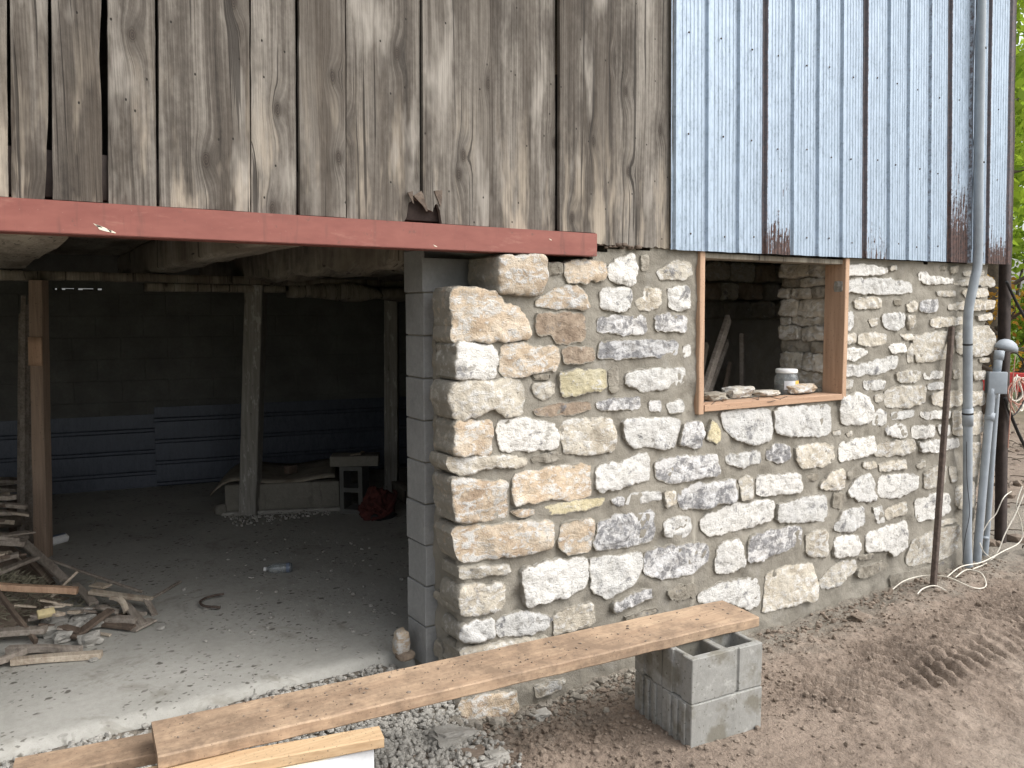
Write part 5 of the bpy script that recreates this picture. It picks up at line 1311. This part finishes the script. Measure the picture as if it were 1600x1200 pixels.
# dried mud crumbs trodden onto the plank
n_ = 260; a_ = np.clip(r.beta(1.1, 1.1, n_), .01, .99); b_ = r.uniform(-.115, .115, n_); dq = (p1_ - p0_); nq = Vector((-dq.y, dq.x, 0)).normalized()
mc_ = np.stack([p0_.x + dq.x * a_ + nq.x * b_, p0_.y + dq.y * a_ + nq.y * b_, np.full(n_, .3115)], -1); ms = np.clip(r.gamma(1.3, .0016, n_) + .001, .001, .009)
mo = scatter('mud_crumbs', mc_, ms, 'clod', 21, None, None, .4); mo.parent = pk; mo.matrix_parent_inverse = pk.matrix_basis.inverted()
tc = (bL + bR) / 2; n_ = 300
scatter('trough_gravel', np.stack([bL.x + r.uniform(0, 1.1, n_) * (bR.x - bL.x) + r.normal(0, .02, n_), bL.y + r.uniform(0, 1.1, n_) * (bR.y - bL.y) - np.abs(r.normal(0, .05, n_)), np.full(n_, .008)], -1), r.uniform(.005, .016, n_), 'gravel', 9, 'pale gravel spilled along the foot of the trough', 'gravel')
for i, (x, y, s_, code, lab) in enumerate([(700, 1165, .075, 'gravel', 'large crusty grey lump in front of the wall corner'), (775, 1183, .045, 'gravel', 'pale broken stone lying below the wall corner'), (740, 1180, .05, 'clod', 'brown flat stone lying left of the pale broken stone'), (762, 1196, .03, 'gravel', 'small white stone at the bottom edge below the wall corner'), (845, 1105, .04, 'gravel', 'grey angular stone at the foot of the wall right of the corner stone'), (1345, 960, .05, 'clod', 'flat grey mortar cake on the soil below the window')]):
    q = atZ(x, y, -.14); zz = gz(q.x, q.y); o = mesh('ground_stone', *rock((q.x, q.y, zz + s_ * .25), s_ * 1.3, s_, s_ * .55, i + 40, 3, .5), MT[code], sharp=22); tag(o, lab, 'stone')

# ================================================================== RIGHT END: ROD, CONDUITS, CORNER POST, WIRES
b = atZ(1457, 926, -.15); t = atY(1487, 511, -.03)
rod = mesh('iron_rod', *bar(b - Vector((0, 0, .08)), t, .034, .034, (0, 1, 0), 10, .004, .001), MT['rust'], sharp=32); tag(rod, 'rusty square iron bar leaning against the right part of the stone wall', 'iron bar')
cd = thing('conduit_pipe', 'tall grey plastic conduit climbing from the ground past the metal siding', 'conduit', tuple(atY(1512, 885, -.09)))
pts = [atY(x, y, yy) for x, y, yy in [(1537, -260, -.095), (1533, 0, -.095), (1529, 250, -.095), (1528, 400, -.095), (1522, 440, -.09), (1513, 490, -.075), (1512, 560, -.072), (1512, 640, -.072), (1512, 760, -.075), (1511, 840, -.08), (1513, 895, -.085)]]
pipe = mesh('pipe', *tube(pts, .0315, 16, 6), MT['pvc'], cd)
mesh('coupling', *tube([atY(1512, 638, -.072), atY(1512, 665, -.072)], .037, 16, 0), MT['pvc'], pipe)
for (x, y, yy) in [(1533, 76, -.095), (1530.5, 254, -.095), (1525, 447, -.085), (1512, 538, -.072), (1512, 646, -.072)]:
    mesh('tie', *tube([atY(x, y - 1.4, yy), atY(x, y + 1.4, yy)], .0385 if y > 600 else .033, 16, 0), MT['black'], pipe)
mesh('thin_wire', *tube([atY(x, y, -.118) for x, y in [(1527, 0), (1523, 60), (1519, 180), (1522, 245), (1520, 290), (1518, 390)]], .0022, 5), MT['black'], cd)
mesh('thin_wire', *tube([atY(x, y, -.118) for x, y in [(1510, 690), (1511, 750), (1515, 800), (1508, 840), (1504, 880)]], .0025, 5), MT['black'], cd)
c2 = thing('conduit_pipe', 'grey conduit with square junction box and hooded service head at the wall corner', 'conduit', tuple(atY(1534, 880, -.06)))
mesh('pipe', *tube([atY(x, y, -.05) for x, y in [(1550, 607), (1543, 680), (1535, 770), (1529, 840), (1526, 888)]], .029, 14, 5), MT['pvc'], c2)
mesh('pipe', *tube([atY(x, y, -.01) for x, y in [(1558, 610), (1552, 690), (1546, 780), (1541, 850), (1537, 888)]], .021, 12, 5), MT['pvc'], c2)
mesh('coupling', *tube([atY(1547.5, 645, -.05), atY(1545, 657, -.05)], .035, 14, 0), MT['pvc'], c2)
mesh('coupling', *tube([atY(1552, 612, -.05), atY(1551, 622, -.05)], .035, 14, 0), MT['pvc'], c2)
mesh('coupling', *tube([atY(1539, 838, -.01), atY(1538.5, 842, -.01)], .027, 12, 0), MT['pvc'], c2)
jb = atY(1556, 598, -.05); mesh('junction_box', *xform(boxm(-.062, .062, -.062, .062, -.082, .082, .006), tuple(jb), R(40), 0, R(4)), MT['pvc'], c2)
mesh('riser', *tube([atY(1557, 584, -.05), atY(1561, 552, -.05)], .029, 14, 0), MT['pvc'], c2); mesh('coupling', *tube([atY(1560, 562, -.05), atY(1562, 548, -.05)], .035, 14, 0), MT['pvc'], c2)
hd = atY(1568, 546, -.05); V, Fc = lathe([(.06, 0), (.075, .004), (.072, .03), (.055, .06), (.028, .078), (.003, .083)], (0, 0, 0), 24)
V = [((x * 1.25 + .02) , y * .72, z_) for x, y, z_ in V]; mesh('service_head', *xform((V, Fc), tuple(hd), R(-25), 0, R(14)), MT['pvc'], c2)
cp = thing('corner_post', 'dark creosoted timber post at the far right corner of the barn', 'post', (4.95, .12, -.2))
cb, ct_ = atY(1563, 862, .16), atY(1571, 412, .16)
mesh('shaft', *bar(cb - Vector((0, 0, .05)), ct_ + (ct_ - cb) * 1.15, .085, .07, (0, 1, 0), 24, .012, .006), MT['brownpost'], cp)
mesh('boot', *rock((cb.x + .03, cb.y - .04, cb.z + .02), .09, .08, .05, 5, 3, .3), MT['black'], cp)
def wire(name, pts, r_, m, label, group=None):
    o = mesh(name, *tube(pts, r_, 6, 8), MT[m]); return tag(o, label, 'cable', group)
gW = lambda x, y, up=0.0: (lambda q: Vector((q.x, q.y, gz(q.x, q.y) + .012 + up)))(atZ(x, y, -.15))
wire('cable', [gW(1390, 920, .0), gW(1412, 908, .02), gW(1445, 904, .03), gW(1480, 912, .01), gW(1520, 923), gW(1540, 918), gW(1533, 908, .015), gW(1510, 904, .02), gW(1492, 910, .0)], .0045, 'whitewire', 'cream cable looping on the soil at the foot of the rod', 'cream cables')
wire('cable', [gW(1433, 935), gW(1442, 929, .02), gW(1460, 927, .02), gW(1478, 929)], .0045, 'whitewire', 'short cream cable end arching on the soil below the rod', 'cream cables')
wire('cable', [gW(1478, 905), gW(1500, 894, .03), gW(1530, 886, .03), gW(1548, 878, .04), atY(1570, 860, -.1), atY(1590, 850, -.1), atY(1598, 836, -.1), atY(1594, 812, -.08), atY(1588, 790, -.08), atY(1597, 760, -.06)], .0045, 'whitewire', 'cream cable rising from the conduits to the right edge', 'cream cables')
wire('cable', [gW(1520, 897), atY(1545, 878, -.1), atY(1560, 860, -.1), atY(1570, 835, -.1), atY(1588, 800, -.1), atY(1602, 768, -.1), atY(1620, 740, -.1)], .0045, 'whitewire', 'cream cable slanting up behind the loop at the right edge', 'cream cables')
wire('cable', [atY(1535, 832, -.06), atY(1545, 815, -.08), atY(1556, 803, -.1), atY(1568, 778, -.12), atY(1580, 768, -.1)], .004, 'whitewire', 'short pale cable springing from the conduit coupling', 'cream cables')
wire('cable', [atY(1531, 848, -.08), atY(1537, 862, -.1), atY(1550, 872, -.12), atY(1558, 866, -.1)], .004, 'whitewire', 'pale cable tail curling at the foot of the conduits', 'cream cables')
wire('black_cable', [atY(1573, 440, .1), atY(1585, 466, .1), atY(1600, 494, .1), atY(1640, 560, .1)], .012, 'black', 'black cable slanting down from the corner post at mid height')
wire('black_cable', [atY(1570, 622, .1), atY(1582, 655, .1), atY(1600, 695, .1), atY(1640, 770, .1)], .014, 'black', 'thick black cable slanting down below the junction box')
wire('black_cable', [atY(1583, 548, -.05), atY(1592, 556, -.05), atY(1600, 572, -.05), atY(1606, 610, -.04), atY(1592, 640, -.03), atY(1582, 650, -.02)], .006, 'black', 'thin black cable drooping from the service head')
coil = thing('cable_coil', 'coil of cream and pink cable loops hanging beside the junction box', 'cable coil', tuple(atY(1590, 640, -.02)))
for i in range(7):
    c_ = atY(1588 + 3 * (i % 3), 606 + 5 * i % 17, -.02 + .012 * i); rr = .10 + .015 * (i % 4)
    pts = [c_ + Vector((rr * .75 * math.cos(a), .02 * math.sin(2 * a + i), rr * math.sin(a) * (1 - .1 * (i % 2)))) for a in np.linspace(0, 2 * math.pi, 11)]
    mesh('loop', *tube(pts, .0055, 6, 8), MT['pinkwire' if i % 2 else 'whitewire'], coil)
wire('cable', [atY(1575, 700, .0), atY(1579, 640, -.02), atY(1583, 590, -.03), atY(1586, 556, -.04)], .004, 'pinkwire', 'pink cable running from the service head down past the coil')

# ================================================================== BACKGROUND BEYOND THE BARN
def tree(x, y, h_, rx, label, mat='leaf', n=5200, seed=0, ls=.11, lo_=.32):
    rr = np.random.default_rng(seed); rd = random.Random(seed)
    zb_ = gz(x, y) - .05; o = thing('broadleaf_tree', label, 'tree', (x, y, zb_), 'trees beyond the barn')
    parts = [tube([(x, y, zb_), (x + .1, y, zb_ + h_ * .3), (x - .1, y + .1, zb_ + h_ * .6), (x, y, zb_ + h_ * .9)], [.16 * h_ / 7, .12 * h_ / 7, .07 * h_ / 7, .02], 10, 5)]
    tips = []
    for i in range(11):
        a = rd.uniform(0, 6.28); z0_ = zb_ + h_ * rd.uniform(.25, .7); L = rx * rd.uniform(.6, 1.05); e = rd.uniform(.1, .6)
        tip = (x + L * math.cos(a), y + L * math.sin(a), min(zb_ + h_ * .95, z0_ + L * e)); mid = (x + L * .45 * math.cos(a + .2), y + L * .45 * math.sin(a + .2), z0_ + L * e * .6)
        parts.append(tube([(x, y, z0_), mid, tip], [.045, .025, .008], 6, 4)); tips += [mid, tip]
    mesh('trunk', *merge(*parts), MT['bark'], o)
    cl = np.array([[x + rr.normal(0, rx * .45), y + rr.normal(0, rx * .45), zb_ + h_ * rr.uniform(lo_, 1.0)] for _ in range(46)] + tips)
    ci_ = rr.integers(0, len(cl), n); P_ = cl[ci_] + rr.normal(0, 1, (n, 3)) * np.array([.42, .42, .26]) * (h_ / 7) * rr.uniform(.6, 1.3, (n, 1))
    u = rr.normal(0, 1, (n, 3)); u /= np.linalg.norm(u, axis=1)[:, None]; v = np.cross(u, rr.normal(0, 1, (n, 3))); v /= np.linalg.norm(v, axis=1)[:, None]
    s = ls * rr.uniform(.6, 1.3, (n, 1)); V = np.stack([P_ - u * s, P_ + v * s * .55, P_ + u * s, P_ - v * s * .55], 1).reshape(-1, 3)
    c_ = mesh('crown', V, (np.arange(n)[:, None] * 4 + np.arange(4)[None]), MT[mat], o, smooth=False)
    at = c_.data.attributes.new('tint', 'FLOAT', 'POINT'); at.data.foreach_set('value', np.repeat(np.clip(rr.random(n) * .5 + (ci_ * 37 % 10) / 10 * .5, 0, 1), 4))
tree(13.5, 4.6, 8.5, 3.2, 'tall bright green tree right behind the barn corner', seed=1, lo_=.38)
tree(17.5, 8.2, 10, 3.6, 'tall green tree farther back beyond the barn corner', seed=2)
tree(12.6, 4.0, 2.5, .8, 'low russet leafed sapling beyond the corner post', 'leafo', 500, 3, .06, .6)
tree(16.0, 5.2, 3.4, 1.5, 'low green bush tree beyond the corner post', 'leaf', 3000, 4, .09, .12)
tree(21, 3.5, 9, 3.4, 'green tree at the right beyond the bare soil', seed=5)
tree(26, 12, 11, 4.2, 'farthest green tree behind the others', seed=6, n=6000, ls=.15)
sf = thing('barrier', 'red plastic barrier board standing on the soil beyond the barn', 'barrier', (10.4, 2.5, gz(10.4, 2.6)))
mesh('barrier_board', *xform(boxm(-1.1, 1.1, -.03, .03, .78, 1.05, .01), (10.6, 2.7, gz(10.6, 2.7)), R(-60)), MT['safety'], sf)
for s in (-.9, .9): mesh('leg', *xform(boxm(s - .03, s + .03, -.02, .02, 0, .9, .004), (10.6, 2.7, gz(10.6, 2.7)), R(-60)), MT['whitep'], sf)
r = np.random.default_rng(8); n_ = 900
xy = np.stack([r.uniform(4.9, 13, n_), r.uniform(-3, 6, n_)], -1); sz = np.clip(r.gamma(2, .016, n_) + .01, .01, .12); pp = on_ground(xy); pp[:, 2] += sz * .3
scatter('soil_lumps', pp, sz, 'clod', 12, 'lumps of churned soil beyond the barn corner', 'dirt clods')
n_ = 260; V, Fc = [], []
for i in range(n_):
    x = random.uniform(5.0, 11); y = random.uniform(-.6, 4); z_ = gz(x, y) + .02; a = random.uniform(0, 6.28); L = random.uniform(.1, .5)
    v, f = tube([(x, y, z_), (x + L * .5 * math.cos(a), y + L * .5 * math.sin(a), z_ + .04), (x + L * math.cos(a + .3), y + L * math.sin(a + .3), z_ + .02)], .006, 4, 2); m0 = len(V); V += v; Fc += [tuple(i_ + m0 for i_ in q_) for q_ in f]
stuff(mesh('brush_litter', V, Fc, MT['bark']), 'fallen twigs littering the soil beyond the barn corner', 'twigs')
